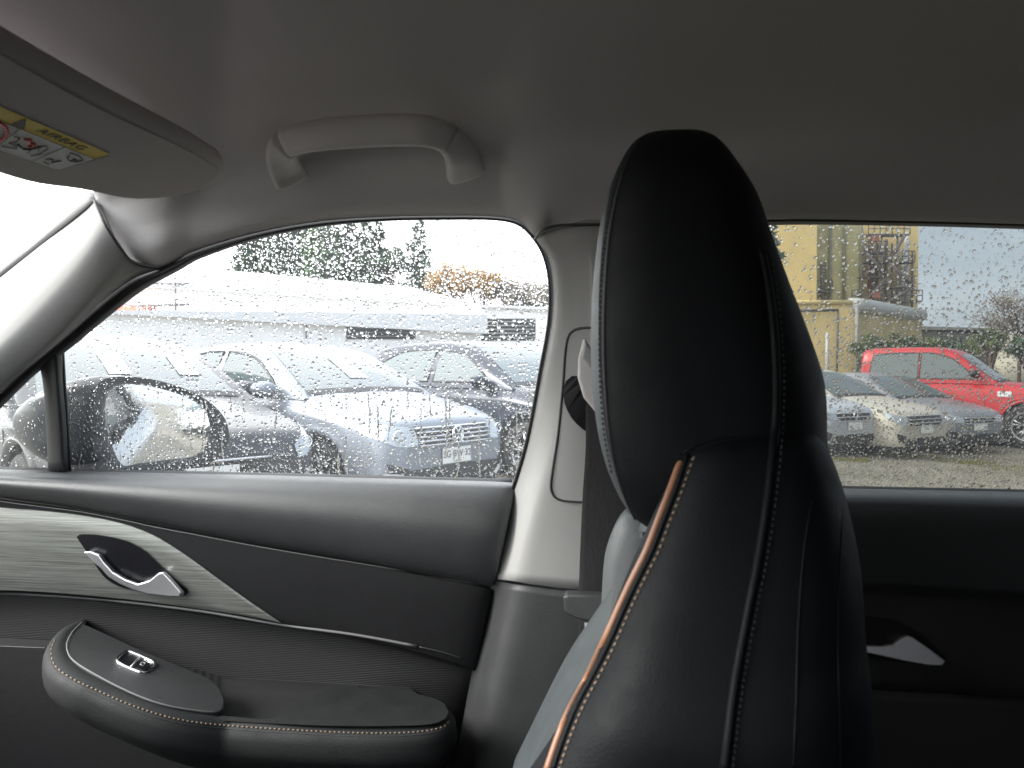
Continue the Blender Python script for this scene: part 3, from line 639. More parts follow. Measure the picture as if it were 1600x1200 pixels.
# frame structure and orange roof at the left of the window
rf = empty('orange_roof_house', 'small house with orange tiled roof beside the metal frame, at the windscreen pillar', 'house', at(150, 44))
a4, b4, d4 = oriented(80, 43, 217, 44); slab('wall', a4, b4, Vector((-d4.y, d4.x, 0))*8, 0, zat(488, 43), zat(487, 44), WWALL, rf)
slab('roof', a4+Vector((-.3, -.5, 0)), b4+Vector((.3, -.5, 0)), Vector((-d4.y, d4.x, 0))*8, zat(487, 44)+.01, zat(486, 43), zat(486, 44), mat('orange_tiles', (.62, .13, .06), .7, var=.3, vscale=4), rf, 1.3)
gt = empty('steel_gantry', 'thin grey steel frame with crossbar standing in front of the white hall', 'gantry', at(250, 40))
for px_ in (216, 222, 231, 275):
    p = at(px_, 40); tube('post', [p, p+Vector((0, 0, zat(432, 40)))], .05, PALE if px_ != 275 else STEEL, gt, 6)
p, q = at(214, 40), at(296, 40); z = zat(446, 40); tube('crossbar', [p+Vector((0, 0, z)), q+Vector((0, 0, z-.08))], .05, STEEL, gt, 6); tube('crossbar', [p+Vector((0, 0, zat(482, 40))), q+Vector((0, 0, zat(480, 40)))], .06, STEEL, gt, 6)

# yellow industrial tower seen through the rear window
D = 70.
tw = empty('yellow_tower_block', 'tall yellow industrial tower with outside pipes and stair landings', 'building', at(1350, D))
_at = at
def at(px, d): q = _at(px, d); q.z = 0; return q
fwd = Vector((-math.sin(YAW), math.cos(YAW), 0)); rgt = Vector((math.cos(YAW), math.sin(YAW), 0))
def blk(name, px0, px1, d, pytop, depth_m, material, parent, skew=0., pybot=None, drop=0):
    a, b_ = at(px0, d), at(px1, d+skew); return slab(name, a, b_, fwd*depth_m, 0 if pybot is None else zat(pybot, d), zat(pytop, d), zat(pytop+drop, d+skew), material, parent)
blk('wall', 1120, 1275, D, 300, 14, YW, tw)
blk('recessed_wall', 1275, 1346, D+3, 336, 12, YG, tw, drop=16)
blk('stair_tower_wall', 1345, 1433, D+4, 280, 12, YW, tw)
for x in (1296, 1318, 1344):
    p = at(x, D+2.7); tube('downpipe', [p+Vector((0, 0, 6)), p+Vector((0, 0, zat(352, D+2.7)))], .16, mat('pipe_green', (.17, .17, .11), .7), tw, 8)
for x in (1282, 1289):
    p = at(x, D+2.5); tube('ladder_rail', [p+Vector((0, 0, zat(468, D+2.5))), p+Vector((0, 0, zat(408, D+2.5)))], .07, STEEL, tw, 6)
for k in range(12):
    z = zat(466-k*5, D+2.5); tube('rung', [at(1282, D+2.5)+Vector((0, 0, z)), at(1289, D+2.5)+Vector((0, 0, z))], .05, STEEL, tw, 5)
def plat(px0, px1, py, d, w_=1.2):
    a, b_ = at(px0, d), at(px1, d); z = zat(py, d); o = slab('landing', a, b_, fwd*w_, z-.12, z, z, STEEL, tw)
    for zz in (.5, 1.0): tube('railing', [a+Vector((0, 0, z+zz)), b_+Vector((0, 0, z+zz))], .05, STEEL, tw, 5)
    n_ = max(2, int((px1-px0)/9))
    for k in range(n_+1): q = a.lerp(b_, k/n_); tube('railing_post', [q+Vector((0, 0, z)), q+Vector((0, 0, z+1.05))], .05, STEEL, tw, 5)
for px0, px1, py in ((1268, 1300, 455), (1350, 1385, 394), (1347, 1385, 432), (1350, 1428, 409), (1330, 1440, 470), (1385, 1428, 448), (1355, 1420, 366)): plat(px0, px1, py, D+1.8)
for x, rr, mt in ((1358, .22, RUST), (1363, .16, STEEL), (1369, .2, STEEL), (1376, .12, PALE), (1383, .22, STEEL), (1392, .12, STEEL), (1400, .16, GREY), (1409, .22, PALE), (1415, .35, PALE), (1424, .16, STEEL)):
    p = at(x, D+3.2+rnd.uniform(-.5, .3)); tube('process_pipe', [p+Vector((0, 0, zat(482, D))), p+Vector((0, 0, zat(rnd.uniform(352, 385), D)))], rr*.7, mt, tw, 8)
for (x0, y0, x1, y1) in ((1352, 470, 1385, 434), (1385, 432, 1352, 396), (1390, 470, 1425, 450), (1425, 448, 1388, 411), (1388, 409, 1412, 368)):
    tube('stair_flight', [at(x0, D+1.4)+Vector((0, 0, zat(y0, D+1.4))), at(x1, D+1.4)+Vector((0, 0, zat(y1, D+1.4)))], .16, STEEL, tw, 6)
for (x, y) in ((1366, 374), (1368, 462)):
    p = at(x, D+1)+Vector((0, 0, zat(y, D+1))); c_ = box('valve_box', p-Vector((.28, .3, .3)), p+Vector((.28, .3, .3)), RUST, tw, .05)
lb = empty('yellow_annex', 'low yellow block with pale rounded roof edge in front of the tower', 'building', at(1330, 52))
blk('wall', 1150, 1335, 52, 474, 12, YW, lb)
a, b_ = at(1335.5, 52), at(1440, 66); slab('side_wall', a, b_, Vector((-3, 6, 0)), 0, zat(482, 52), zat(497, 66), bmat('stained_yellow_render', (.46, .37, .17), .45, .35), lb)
tube('roof_edge', [at(1150, 52)+Vector((0, 0, zat(474, 52))), at(1330, 52)+Vector((0, 0, zat(473, 52)))], .18, YW, lb, 8)
tube('rounded_roof', [at(1330, 52)+Vector((0, 0, zat(478, 52))), at(1342, 53)+Vector((0, 0, zat(478, 53))), at(1438, 66)+Vector((0, 0, zat(493, 66)))], .55, PALE, lb, 12)
tube('beam', [at(1215, 51.6)+Vector((0, 0, zat(486, 51.6))), at(1309, 51.6)+Vector((0, 0, zat(485, 51.6)))], .10, STEEL, lb, 6)
tube('downpipe', [at(1309, 51.6)+Vector((0, 0, zat(485, 51.6))), at(1307, 51.6)+Vector((0, 0, .2))], .07, STEEL, lb, 6); tube('corner_pipe', [at(1338, 51.6)+Vector((0, 0, zat(480, 51.6))), at(1338, 51.6)], .12, GREY, lb, 6)
tube('vent_pipe', [at(1292, 51.4)+Vector((0, 0, zat(520, 51.4))), at(1292, 51.4)], .12, PALE, lb, 6)
dm = empty('pale_silo_dome', 'pale domed tank top between the trees at the far edge of the rear window', 'tank', at(1582, 60))
bm = bmesh.new(); bmesh.ops.create_uvsphere(bm, u_segments=20, v_segments=12, radius=1)
for v_ in bm.verts: v_.co = Vector((v_.co.x*1.7, v_.co.y*1.7, max(v_.co.z, 0)*1.8+zat(555, 60))) + at(1582, 60)
me = bpy.data.meshes.new('dome'); bm.to_mesh(me); bm.free(); me.materials.append(bmat('dome_beige', (.48, .45, .36))); o = bpy.data.objects.new('dome', me); C.objects.link(o); child(o, dm)
tube('drum', [at(1582, 60), at(1582, 60)+Vector((0, 0, zat(555, 60)))], 1.68, MATS['dome_beige'], dm, 20)
gw = empty('far_grey_shed', 'long dark grey shed with low roof behind the red pickup', 'building', at(1500, 80))
blk('wall', 1436, 1620, 80, 517, 10, bmat('shed_grey', (.12, .12, .10), .3, .5), gw, drop=9)
slab('roof', at(1434, 79.6), at(1622, 79.6), fwd*11, zat(516, 80)+.01, zat(510, 80), zat(521, 80), GREY, gw)

# ================================================================== TREES AND SHRUBS
def leaves(centers, nper, size, seedv):
    rs = np.random.RandomState(seedv); cs = np.array([c[:3] for c in centers]); rad = np.array([c[3] for c in centers])
    idx = rs.randint(0, len(cs), nper); p = cs[idx] + rs.normal(size=(nper, 3))*rad[idx, None]*.45
    d1 = rs.normal(size=(nper, 3)); d1 /= np.linalg.norm(d1, axis=1)[:, None]; d2 = np.cross(d1, rs.normal(size=(nper, 3))); d2 /= np.linalg.norm(d2, axis=1)[:, None]
    s = size*rs.uniform(.5, 1.3, nper)[:, None]; v = np.stack([p-d1*s, p+d2*s*.5, p+d1*s, p-d2*s*.5], 1).reshape(-1, 3)
    return v.tolist(), [(4*i, 4*i+1, 4*i+2, 4*i+3) for i in range(nper)]
def leafm(name, c): return mat(name, c, .7, var=.45, vscale=.8)
def conifer(px, d, pytop, wpx, label, cm, n=6500, sd_=1, name='conifer_tree', grp='dark conifers beyond the hall'):
    base = at(px, d); H = zat(pytop, d); rw = wpx/FPX*d; o = empty(name, label, 'tree', base, grp); rs = random.Random(sd_)
    tube('trunk', [base, base+Vector((0, 0, H*.97))], .25, mat('bark', (.10, .07, .05), .9), o, 8, rfun=lambda t_: .28*(1-t_)+.03)
    cs = []; k = 0
    zz = H*.12
    while zz < H:
        r_ = rw*(1-(zz/H))**.8*rs.uniform(.75, 1.1)+.1; nb = max(3, int(r_*4))
        for j in range(nb):
            a = rs.random()*6.28
            for q in (.35, .65, .9): cs.append((base.x+r_*q*math.cos(a), base.y+r_*q*math.sin(a), zz-q*r_*.22, .25+r_*.16))
        zz += .45
    v, f = leaves(cs, n, .27, sd_); c_ = link('crown', v, f, cm, smooth=False); child(c_, o); return o
def round_tree(px, d, pytop, pyc, wpx, label, cm, n=6000, sd_=1, name='broadleaf_tree', cat='tree', grp=None, bare=False, lf=.16):
    base = at(px, d); H = zat(pytop, d); zc = zat(pyc, d); rw = wpx/FPX*d; o = empty(name, label, cat, base, grp); rs = random.Random(sd_); rh = H-zc
    segs = [(base, base+Vector((0, 0, zc*.8)), .14)]; cs = []
    for j in range(26):
        a = rs.random()*6.28; e_ = rs.uniform(-.35, 1); q = rs.uniform(.35, 1); r_ = math.sqrt(max(0, 1-e_*e_))*q*rw; p = Vector((base.x+r_*math.cos(a), base.y+r_*math.sin(a), zc+e_*rh*q)); cs.append((p.x, p.y, p.z, rw*.34))
        m_ = base+Vector((0, 0, zc*rs.uniform(.4, .9))); segs.append((m_, p, .05 if not bare else .04))
        if bare:
            for k in range(16):
                p2 = p+Vector((rs.gauss(0, 1), rs.gauss(0, 1), rs.gauss(.4, .7)))*rw*.22; segs.append((m_.lerp(p, rs.uniform(.5, 1)), p2, .014))
    v, f = join_tubes(segs, 5); child(link('trunk', v, f, mat('bark', (.10, .07, .05), .9)), o)
    v, f = leaves(cs, n, lf, sd_); child(link('crown', v, f, cm, smooth=False), o); return o
DG1, DG2 = leafm('conifer_green', (.040, .075, .035)), leafm('conifer_fresh', (.07, .14, .04)); OR = leafm('autumn_ochre', (.33, .20, .07)); BR = leafm('bare_buds', (.22, .19, .16)); BG = leafm('bush_green', (.09, .12, .03))
pos_ = ['at the front end of the belt', 'second from the front end of the belt', 'third from the front end of the belt', 'fourth along the belt', 'with the freshest green in the belt', 'just behind the fresh green one', 'in the middle of the rear half of the belt', 'last but one before the sky gap', 'at the edge of the sky gap']
for i, (px, py, wd) in enumerate([(378, 340, 34), (402, 325, 40), (430, 310, 44), (462, 318, 42), (492, 300, 44), (520, 312, 42), (548, 325, 40), (572, 332, 36), (592, 345, 28)]):
    conifer(px, 85+(i*3) % 5, py, wd*1.35, 'dark conifer '+pos_[i], DG2 if i == 4 else DG1, 13000, i+3)
conifer(655, 87, 336, 62, 'single pointed conifer standing clear beside the ochre bushes', DG1, 11000, 33)
round_tree(615, 86, 392, 415, 30, 'low dark tree filling the foot of the sky gap', DG1, 5000, 34, 'evergreen_tree', 'tree', None, lf=.2)
for i, (px, py, wd, lb_) in enumerate([(700, 418, 42, 'ochre leafed bush next to the pointed conifer'), (752, 424, 44, 'ochre leafed tree in the middle of the autumn clump'), (806, 440, 36, 'thin brown tree of the autumn clump'), (845, 448, 30, 'thin brown tree beside the pillar edge')]):
    round_tree(px, 75, py, py+25, wd, lb_, OR if i < 2 else BR, 5200, 20+i, 'autumn_tree', 'tree', 'autumn trees behind the shed', lf=.15)
conifer(1188, 38, 300, 62, 'conifer with open branches in front of the yellow tower, beside the headrest', DG1, 5000, 41, 'pine_tree', None)
round_tree(1592, 55, 455, 505, 62, 'leafless wide tree at the far edge of the rear window', BR, 2600, 51, 'bare_tree', 'tree', None, True, .10)
round_tree(1548, 40, 508, 538, 22, 'yellow green bush behind the pickup roof', BG, 2600, 53, 'bush', 'bush', None, lf=.10)
round_tree(1605, 38, 528, 552, 30, 'dark green bush below the pale dome', DG1, 2600, 54, 'bush', 'bush', None, lf=.10)
for i, px in enumerate((1350, 1372, 1396, 1420, 1452, 1486, 1515)):
    round_tree(px, 50, 524 if px < 1430 else 530, 548, 20, ['dark scrub plant against the green side wall', 'yellowish scrub plant second from the green side wall', 'dark scrub plant third from the green side wall', 'yellowish scrub plant below the corner of the rounded roof', 'dark scrub plant at the start of the grey shed', 'yellowish scrub plant at the middle of the grey shed', 'dark scrub plant nearest the bush behind the pickup'][i], DG1 if i % 2 else BG, 1500, 60+i, 'shrub', 'shrub', 'scrub along the far buildings', lf=.10)

# ================================================================== OUR CAR: SHELL AND HEADLINING
cabin = empty('car_cabin', 'grey roof lining and pale pillar trims of the car we sit in', 'car interior', (0.2, .6, .5))
Y0, Y1, Y2, Y3, Y4, Y5, Y6 = .955, .930, .912, .86, .78, .70, .55
cols = [  # per column: pixel y of the lower edge, then rows above
    [(215, 416, Y0), (196, 395, .925), (170, 352, .90), (150, 315, .885), Vector((-.60, .80, 1.548)), Vector((-.60, .70, 1.560)), Vector((-.60, .5, 1.565))],
    [(252, 420, Y0+.005), (250, 385, .915), (250, 340, .895), (262, 290, .86), Vector((-.50, .74, 1.585)), Vector((-.50, .66, 1.590)), Vector((-.5, .5, 1.60))],
    [(300, 394, Y0), (302, 372, .93), (310, 330, .91), (330, 250, .87), (345, 120, .79), (350, 0, .70), (330, -200, .56)],
    [(400, 364, Y0), (401, 346, .93), (403, 310, .912), (410, 240, .865), (420, 120, .79), (430, 0, .70), (420, -200, .56)],
    [(500, 346, Y0), (500, 330, .93), (500, 300, .912), (500, 240, .865), (500, 120, .79), (500, 0, .70), (490, -200, .56)],
    [(600, 339, Y0), (600, 322, .93), (600, 295, .912), (600, 240, .865), (600, 120, .79), (600, 0, .70), (590, -200, .56)],
    [(700, 337, Y0), (700, 322, .93), (700, 295, .912), (700, 240, .865), (700, 120, .79), (700, 0, .70), (690, -200, .56)],
    [(780, 339, Y0), (780, 324, .93), (778, 295, .912), (775, 240, .862), (770, 120, .79), (770, 0, .70), (770, -200, .56)],
    [(815, 348, Y0), (812, 333, .925), (805, 300, .902), (800, 240, .852), (800, 120, .785), (800, 0, .70), (800, -200, .56)],
    [(838, 371, Y0), (842, 345, .92), (838, 305, .895), (830, 240, .848), (830, 120, .78), (830, 0, .70), (830, -200, .56)],
    [(868, 353, .935), (868, 335, .918), (866, 305, .895), (865, 240, .848), (865, 120, .78), (865, 0, .70), (865, -200, .56)],
    [(940, 351, .93), (940, 332, .92), (940, 300, .90), (940, 240, .855), (940, 120, .785), (940, 0, .70), (940, -200, .56)],
    [(1100, 348, .935), (1100, 332, .925), (1100, 300, .905), (1100, 240, .86), (1100, 120, .79), (1100, 0, .70), (1100, -200, .56)],
    [(1200, 343, Y0), (1200, 332, .938), (1200, 300, .905), (1200, 240, .86), (1200, 120, .79), (1200, 0, .70), (1200, -200, .56)],
    [(1400, 345, Y0), (1400, 334, .938), (1400, 300, .905), (1400, 240, .86), (1400, 120, .79), (1400, 0, .70), (1400, -200, .56)],
    [(1620, 351, Y0), (1620, 340, .938), (1620, 300, .905), (1620, 240, .86), (1620, 120, .79), (1620, 0, .70), (1620, -200, .56)],
    [(1900, 362, Y0), (1900, 350, .938), (1900, 310, .905), (1900, 250, .86), (1900, 130, .79), (1900, 10, .70), (1900, -180, .56)]]
colsW = [[V3(p) for p in c] for c in cols]
for c in colsW:
    x = c[-1].x; z6 = c[-1].z
    c += [Vector((x, .25, z6+.01)), Vector((x, -.35, z6+.012)), Vector((x, -.95, z6-.03)), Vector((x, -1.14, 1.50))]
last = colsW[-1]; colsW.append([Vector((1.9, p.y, p.z-.02)) for p in last])
rows = [[colsW[j][i] for j in range(len(colsW))] for i in range(len(colsW[0]))]
head = loft('headliner', rows, HEAD, cabin, 5, 5, .02)
# windscreen pillar trim
apl = [[P(148, 313, .885), P(168, 352, .880), P(194, 392, .905), P(215, 413, .935), P(250, 420, .957)],
       [P(118, 337, .90), P(140, 385, .882), P(168, 425, .908), P(190, 436, .935), P(206, 437, .962)],
       [P(60, 385, .93), P(95, 440, .905), P(128, 478, .932), P(145, 482, .96), P(158, 472, .975)],
       [P(0, 433, .96), P(38, 500, .930), P(72, 535, .957), P(90, 536, .98), P(102, 521, .992)],
       [P(-70, 490, 1.0), P(-25, 560, .95), P(10, 592, .98), P(24, 592, 1.005), P(30, 582, 1.015)],
       [P(-200, 600, 1.06), P(-150, 680, 1.0), P(-110, 705, 1.03), P(-95, 700, 1.045), P(-80, 690, 1.05)]]
ap = loft('windscreen_pillar_trim', apl, PILL, cabin, 6, 6, .006); tag(ap, 'pale cloth covered windscreen pillar trim')
# joint line between pillar and lining
tube('trim_joint', [p+Vector((0, -.0015, 0)) for p in cat_rom([P(148, 313, .884), P(166, 352, .871), P(192, 392, .899), P(215, 414, .934), P(250, 421, .955)], 20)], .0016, DPLAST, cabin, 6)
# front window: dark seal between trim edge and glass
edge = [(-80, 690, 1.05), (30, 582, 1.015), (102, 521, .992), (158, 472, .975), (206, 437, .962), (250, 420, .957), (300, 394, .957), (400, 364, .957), (500, 346, .957), (600, 339, .957), (700, 337, .957), (780, 339, .957), (815, 348, .957), (838, 371, .957), (853, 398, .96), (862, 440, .965), (861, 500, .975), (848, 575, .99), (826, 690, 1.02), (803, 768, 1.045)]
inner = [(-60, 702, 1.07), (48, 592, 1.035), (118, 538, 1.01), (176, 490, .995), (226, 452, .985), (278, 424, .980), (312, 405, .978), (404, 374, .978), (502, 355, .978), (600, 346, .978), (700, 344, .978), (776, 345, .978), (810, 353, .978), (832, 374, .978), (847, 400, .98), (856, 440, .985), (855, 500, .995), (842, 575, 1.01), (820, 690, 1.04), (797, 768, 1.065)]
mid = [((a[0]*.4+b_[0]*.6), (a[1]*.4+b_[1]*.6), (a[2]+b_[2])/2-.012) for a, b_ in zip(edge, inner)]
BL = CARPET
box('floor_carpet', (-1.6, -1.1, .42), (2.0, 1.12, .46), CARPET, cabin); box('dashboard_end', (-1.7, -1.05, .46), (-1.02, .86, 1.06), DPLAST, cabin, .04)
box('far_side_wall', (-1.6, -1.16, .46), (2.0, -1.10, 1.12), DPLAST, cabin); box('rear_bulkhead', (1.9, -1.1, .46), (1.96, 1.1, 1.15), DPLAST, cabin)
box('far_side_pillar', (.18, -1.13, 1.12), (.36, -1.08, 1.58), PILL, cabin); box('far_side_rail', (-.6, -1.15, 1.44), (2.0, -1.09, 1.56), HEAD, cabin)
box('far_quarter_panel', (1.35, -1.14, 1.12), (2.0, -1.08, 1.58), PILL, cabin); box('rear_bench', (.95, -1.0, .46), (1.5, 1.0, .95), LEATH, cabin, .06); box('rear_bench_back', (1.35, -1.0, .8), (1.6, 1.0, 1.3), LEATH, cabin, .06)
box('tailgate_panel', (1.9, -1.1, 1.151), (1.96, 1.1, 1.25), PILL, cabin); box('tailgate_header', (1.86, -1.1, 1.50), (1.96, 1.1, 1.66), HEAD, cabin)  # unseen tailgate closure, added to cut light from the rear
rgx = link('tailgate_glass', [(1.93, -1.1, 1.24), (1.93, 1.05, 1.24), (1.93, 1.05, 1.52), (1.93, -1.1, 1.52)], [(0, 1, 2, 3)], PANE_D, smooth=False); child(rgx, cabin)
rgy = link('far_rear_glass', [(.34, -1.11, 1.11), (1.36, -1.11, 1.11), (1.36, -1.11, 1.47), (.34, -1.11, 1.47)], [(0, 1, 2, 3)], PANE_D, smooth=False); child(rgy, cabin)
rgo = box('near_quarter_panel', (1.25, 1.02, 1.1), (2.0, 1.06, 1.56), PILL, cabin)
# windscreen
wsc = [P(0, 436, .965), P(146, 312, .885)]
v = [PX(-260, 300, -.66), PX(20, 260, -.66), P(150, 308, .905), P(62, 384, .95), P(-2, 434, .985), P(-210, 600, 1.08), Vector((-1.35, -1.0, 1.12)), Vector((-.7, -.95, 1.52))]
wv = [Vector((-.60, -.95, 1.55)), Vector((-.60, .80, 1.54)), P(150, 306, .91), P(60, 383, .95), P(-2, 432, .985), P(-210, 598, 1.09), Vector((-1.35, -1.0, 1.1))]
ws = link('windscreen', wv, [(0, 1, 2, 3, 4, 5, 6)], PANE_W, smooth=False); child(ws, cabin)
loft('windscreen_seal', [[P(152, 300, .905), P(148, 313, .884), P(60, 385, .929), P(0, 433, .959), P(-70, 490, 1.0), P(-200, 600, 1.06)], [P(122, 300, .93), P(117, 313, .93), P(47, 369, .965), P(-10, 415, .99), P(-74, 482, 1.03), P(-205, 592, 1.09)]], RUB, cabin, 2, 6, .003)

# centre pillar
pe = [(838, 372), (854, 398), (863, 440), (862, 500), (849, 575), (827, 690), (804, 768), (786, 830), (768, 905)]
ey = [.957, .96, .965, .975, .99, 1.02, 1.045, 1.055, 1.06]
pr_ = []
for (x, y), Yv in zip(pe, ey):
    t_ = (y-352)/560; yf = .925+.075*t_
    pr_.append([P(x-1, y, Yv), P(x+10, y, Yv-.018), P(x+34, y+(3 if y > 380 else -6), yf+.004), P(x+62, y+(8 if y > 850 else (0 if y > 380 else -14)), yf-.004), P(925, y+(18 if y > 850 else (0 if y > 380 else -20)), yf-.006), P(1010, y+(20 if y > 850 else 0), yf-.004), P(1130, y+(20 if y > 850 else 0), yf+.02)])
pr_.insert(0, [p+Vector((0, .025, .035)) for p in pr_[0]])
pup = loft('centre_pillar_trim', pr_, PILL, cabin, 5, 5, .006); tag(pup, 'pale plastic centre pillar trim')
tube('trim_joint', cat_rom([P(836, 373, .950), P(848, 359, .926), P(868, 353, .922), P(905, 351, .918), P(1000, 350, .918)], 20), .0018, DPLAST, cabin, 6)
pl = []
for (x, y) in [(768, 908), (757, 960), (746, 1010), (728, 1105), (712, 1200), (695, 1330)]:
    t_ = (y-352)/560; yf = .925+.075*min(t_, 1.0)-.004; s_ = 0 if y > 910 else 0
    pl.append([P(x-1, y, 1.06), P(x+12, y+1, 1.04), P(x+40, y+6, yf+.002), P(x+95, y+14, yf-.006), P(935, y+20, yf-.006), P(1010, y+20, yf-.004), P(1130, y+20, yf+.02)])
plo = loft('lower_pillar_trim', pl, DPLAST, cabin, 5, 5, .006); tag(plo, 'dark grained lower pillar trim')
pb = bvh_of(pup)
# belt guide panel
ol = cat_rom([Vector((p[0], p[1], 0)) for p in [(1000, 512), (930, 512), (902, 514), (890, 522), (884, 545), (880, 600), (872, 680), (862, 745), (861, 765), (868, 778), (885, 783), (930, 785), (1000, 785)]], 60)
gp = [onto(pb, q.x, q.y, .002) for q in ol]
tube('panel_groove', [q[0]-q[1]*.0015 for q in gp], .0017, DPLAST, cabin, 6)
rim_o = [(1000, 590), (920, 590), (895, 587), (883, 600), (882, 625), (892, 650), (908, 668), (925, 678), (1000, 690)]
q = [onto(pb, a, b_, .0022)[0] for a, b_ in [(c.x, c.y) for c in cat_rom([Vector((a, b_, 0)) for a, b_ in rim_o], 26)]]
prism('belt_slot', q, .002, Vector((0, -1, .1)), GLOSSB, cabin, 0)
bt = empty('seat_belt', 'black seat belt hanging from the height adjuster on the centre pillar', 'seat belt', P(930, 930, .98))
adj = [P(905, 525, .918), P(935, 560, .916), P(1000, 565, .918), P(1000, 660, .925), P(938, 648, .922), (906, 600, .922)]
o = prism('height_adjuster', [V3(p)+Vector((0, -.014, 0)) for p in [(912, 527, .918), (925, 545, .918), (960, 560, .918), (985, 660, .925), (935, 648, .922), (912, 620, .922), (903, 590, .922), (904, 560, .92)]], .016, (0, -1, .1), GRIP, bt, .004)
o = prism('adjuster_button', [V3(p)+Vector((0, -.019, 0)) for p in [(914, 530, .918), (926, 548, .918), (960, 566, .918), (960, 590, .918), (928, 580, .918), (910, 560, .918)]], .008, (0, -1, .1), PILL, bt, .003)
loft('webbing', [[P(915, 630, .918), P(940, 632, .916), P(985, 634, .916)], [P(915, 700, .925), P(942, 700, .922), P(990, 700, .922)], [P(910, 780, .94), P(942, 780, .936), P(995, 780, .936)], [P(905, 900, .962), P(940, 902, .955), P(1000, 902, .955)], [P(902, 1000, .972), P(930, 1000, .968), P(990, 1000, .968)], [P(895, 1250, 1.0), P(930, 1250, .99), P(990, 1250, .99)]], WEB, bt, 5, 4, .0015)
pbz = [P(880, 934, .93), P(886, 929, .93), P(950, 933, .92), P(1000, 936, .92), P(1000, 980, .92), P(925, 972, .925), P(900, 967, .93), P(882, 958, .93)]
prism('belt_tongue', pbz, .022, (0, -1, 0), DPLAST, bt, .003)
prism('belt_label', [P(913, 973, .935), P(975, 973, .935), P(970, 1075, .94), P(912, 1075, .94), P(916, 1005, .937)], .001, (0, -1, 0), WHT, bt, 0)

# ================================================================== FRONT PASSENGER DOOR
door = empty('passenger_door', 'dark front passenger door with padded armrest, brushed trim and rain covered window', 'car door', P(400, 1200, 1.05))
outer = []
for a, b_ in zip(edge, inner):
    dx, dy = a[0]-b_[0], a[1]-b_[1]; q = math.hypot(dx, dy)+.01; outer.append((a[0]+dx/q*9, a[1]+dy/q*9, a[2]+.014))
loft('window_seal', [outer, [(a[0], a[1], a[2]+.003) for a in edge], mid, inner], RUB, door, 3, 5, .003)
X_ = [-160, 0, 100, 250, 400, 550, 700, 800, 845]
def yl(tab, x): a, b_ = zip(*tab); return float(np.interp(x, a, b_))
belt = [(-160, 727), (0, 735), (100, 738), (400, 744), (800, 755), (845, 756)]
L1 = [(-160, 752), (0, 780), (125, 797), (250, 822), (400, 851), (560, 878), (748, 910), (845, 930)]
L2 = [(-160, 925), (0, 924), (150, 933), (300, 950), (440, 973), (560, 990), (650, 1008), (725, 1027), (845, 1060)]
def rowat(fn, Yf): return [(x, fn(x), Yf(x) if callable(Yf) else Yf) for x in X_]
def endshift(rows_):   # the rear edge of the door follows the slanted shut line
    outr = []
    for r_ in rows_:
        q = []
        for (x, y, Yv) in r_:
            xe = 802-(y-755)*.215
            xx = x if x < 0 else x*xe/800.; q.append((min(xx, xe+4), y, Yv if x < 800 else Yv+(.012 if x == 800 else .05)))
        outr.append(q)
    return outr
f0 = lambda x: yl(belt, x); f1 = lambda x: yl(L1, x); f2 = lambda x: yl(L2, x)
mixf = lambda t_: (lambda x: f0(x)*(1-t_)+f1(x)*t_)
up = loft('upper_pad', endshift([rowat(lambda x: f0(x)-2, 1.075), rowat(lambda x: f0(x)+2, 1.045), rowat(lambda x: f0(x)+9, 1.030), rowat(mixf(.25), 1.008), rowat(mixf(.48), 1.0), rowat(mixf(.75), 1.010), rowat(mixf(.92), 1.028), rowat(f1, 1.055)]), SOFT, door, 4, 5, .004)
mixg = lambda t_: (lambda x: f1(x)*(1-t_)+f2(x)*t_)
mi = loft('cloth_insert', endshift([rowat(lambda x: f1(x)-1, 1.040), rowat(lambda x: f1(x)+2, 1.030), rowat(mixg(.3), 1.026), rowat(mixg(.7), 1.030), rowat(lambda x: f2(x)-3, 1.036), rowat(f2, 1.042)]), INSERT, door, 4, 5, .004)
f3 = lambda x: yl([(-160, 1400), (845, 1400)], x); mixh = lambda t_: (lambda x: f2(x)*(1-t_)+f3(x)*t_)
lo = loft('ribbed_lower_panel', endshift([rowat(lambda x: f2(x)-1, 1.05), rowat(lambda x: f2(x)+6, 1.058), rowat(mixh(.25), 1.066), rowat(mixh(.55), 1.066), rowat(mixh(.8), 1.05), rowat(f3, 1.03)]), RIBBED, door, 4, 5, .004)
dbv = bvh_of(up, mi, lo)
tube('insert_edge', [q[0] for q in on_curve(dbv, [(-100, 763), (0, 783), (125, 800), (250, 825), (400, 854), (560, 881), (746, 912)], 50, .0008, 1.04)], .0009, EDGE, door, 5)
tube('trim_strip', [q[0] for q in on_curve(dbv, [(-100, 924), (0, 926), (150, 935), (300, 952), (440, 975), (560, 992), (652, 1009)], 50, .001, 1.04)], .0022, EDGE, door, 6)
tube('trim_strip', [q[0] for q in on_curve(dbv, [(655, 1010), (690, 1018), (722, 1028)], 12, .001, 1.04)], .0010, DPLAST, door, 6)
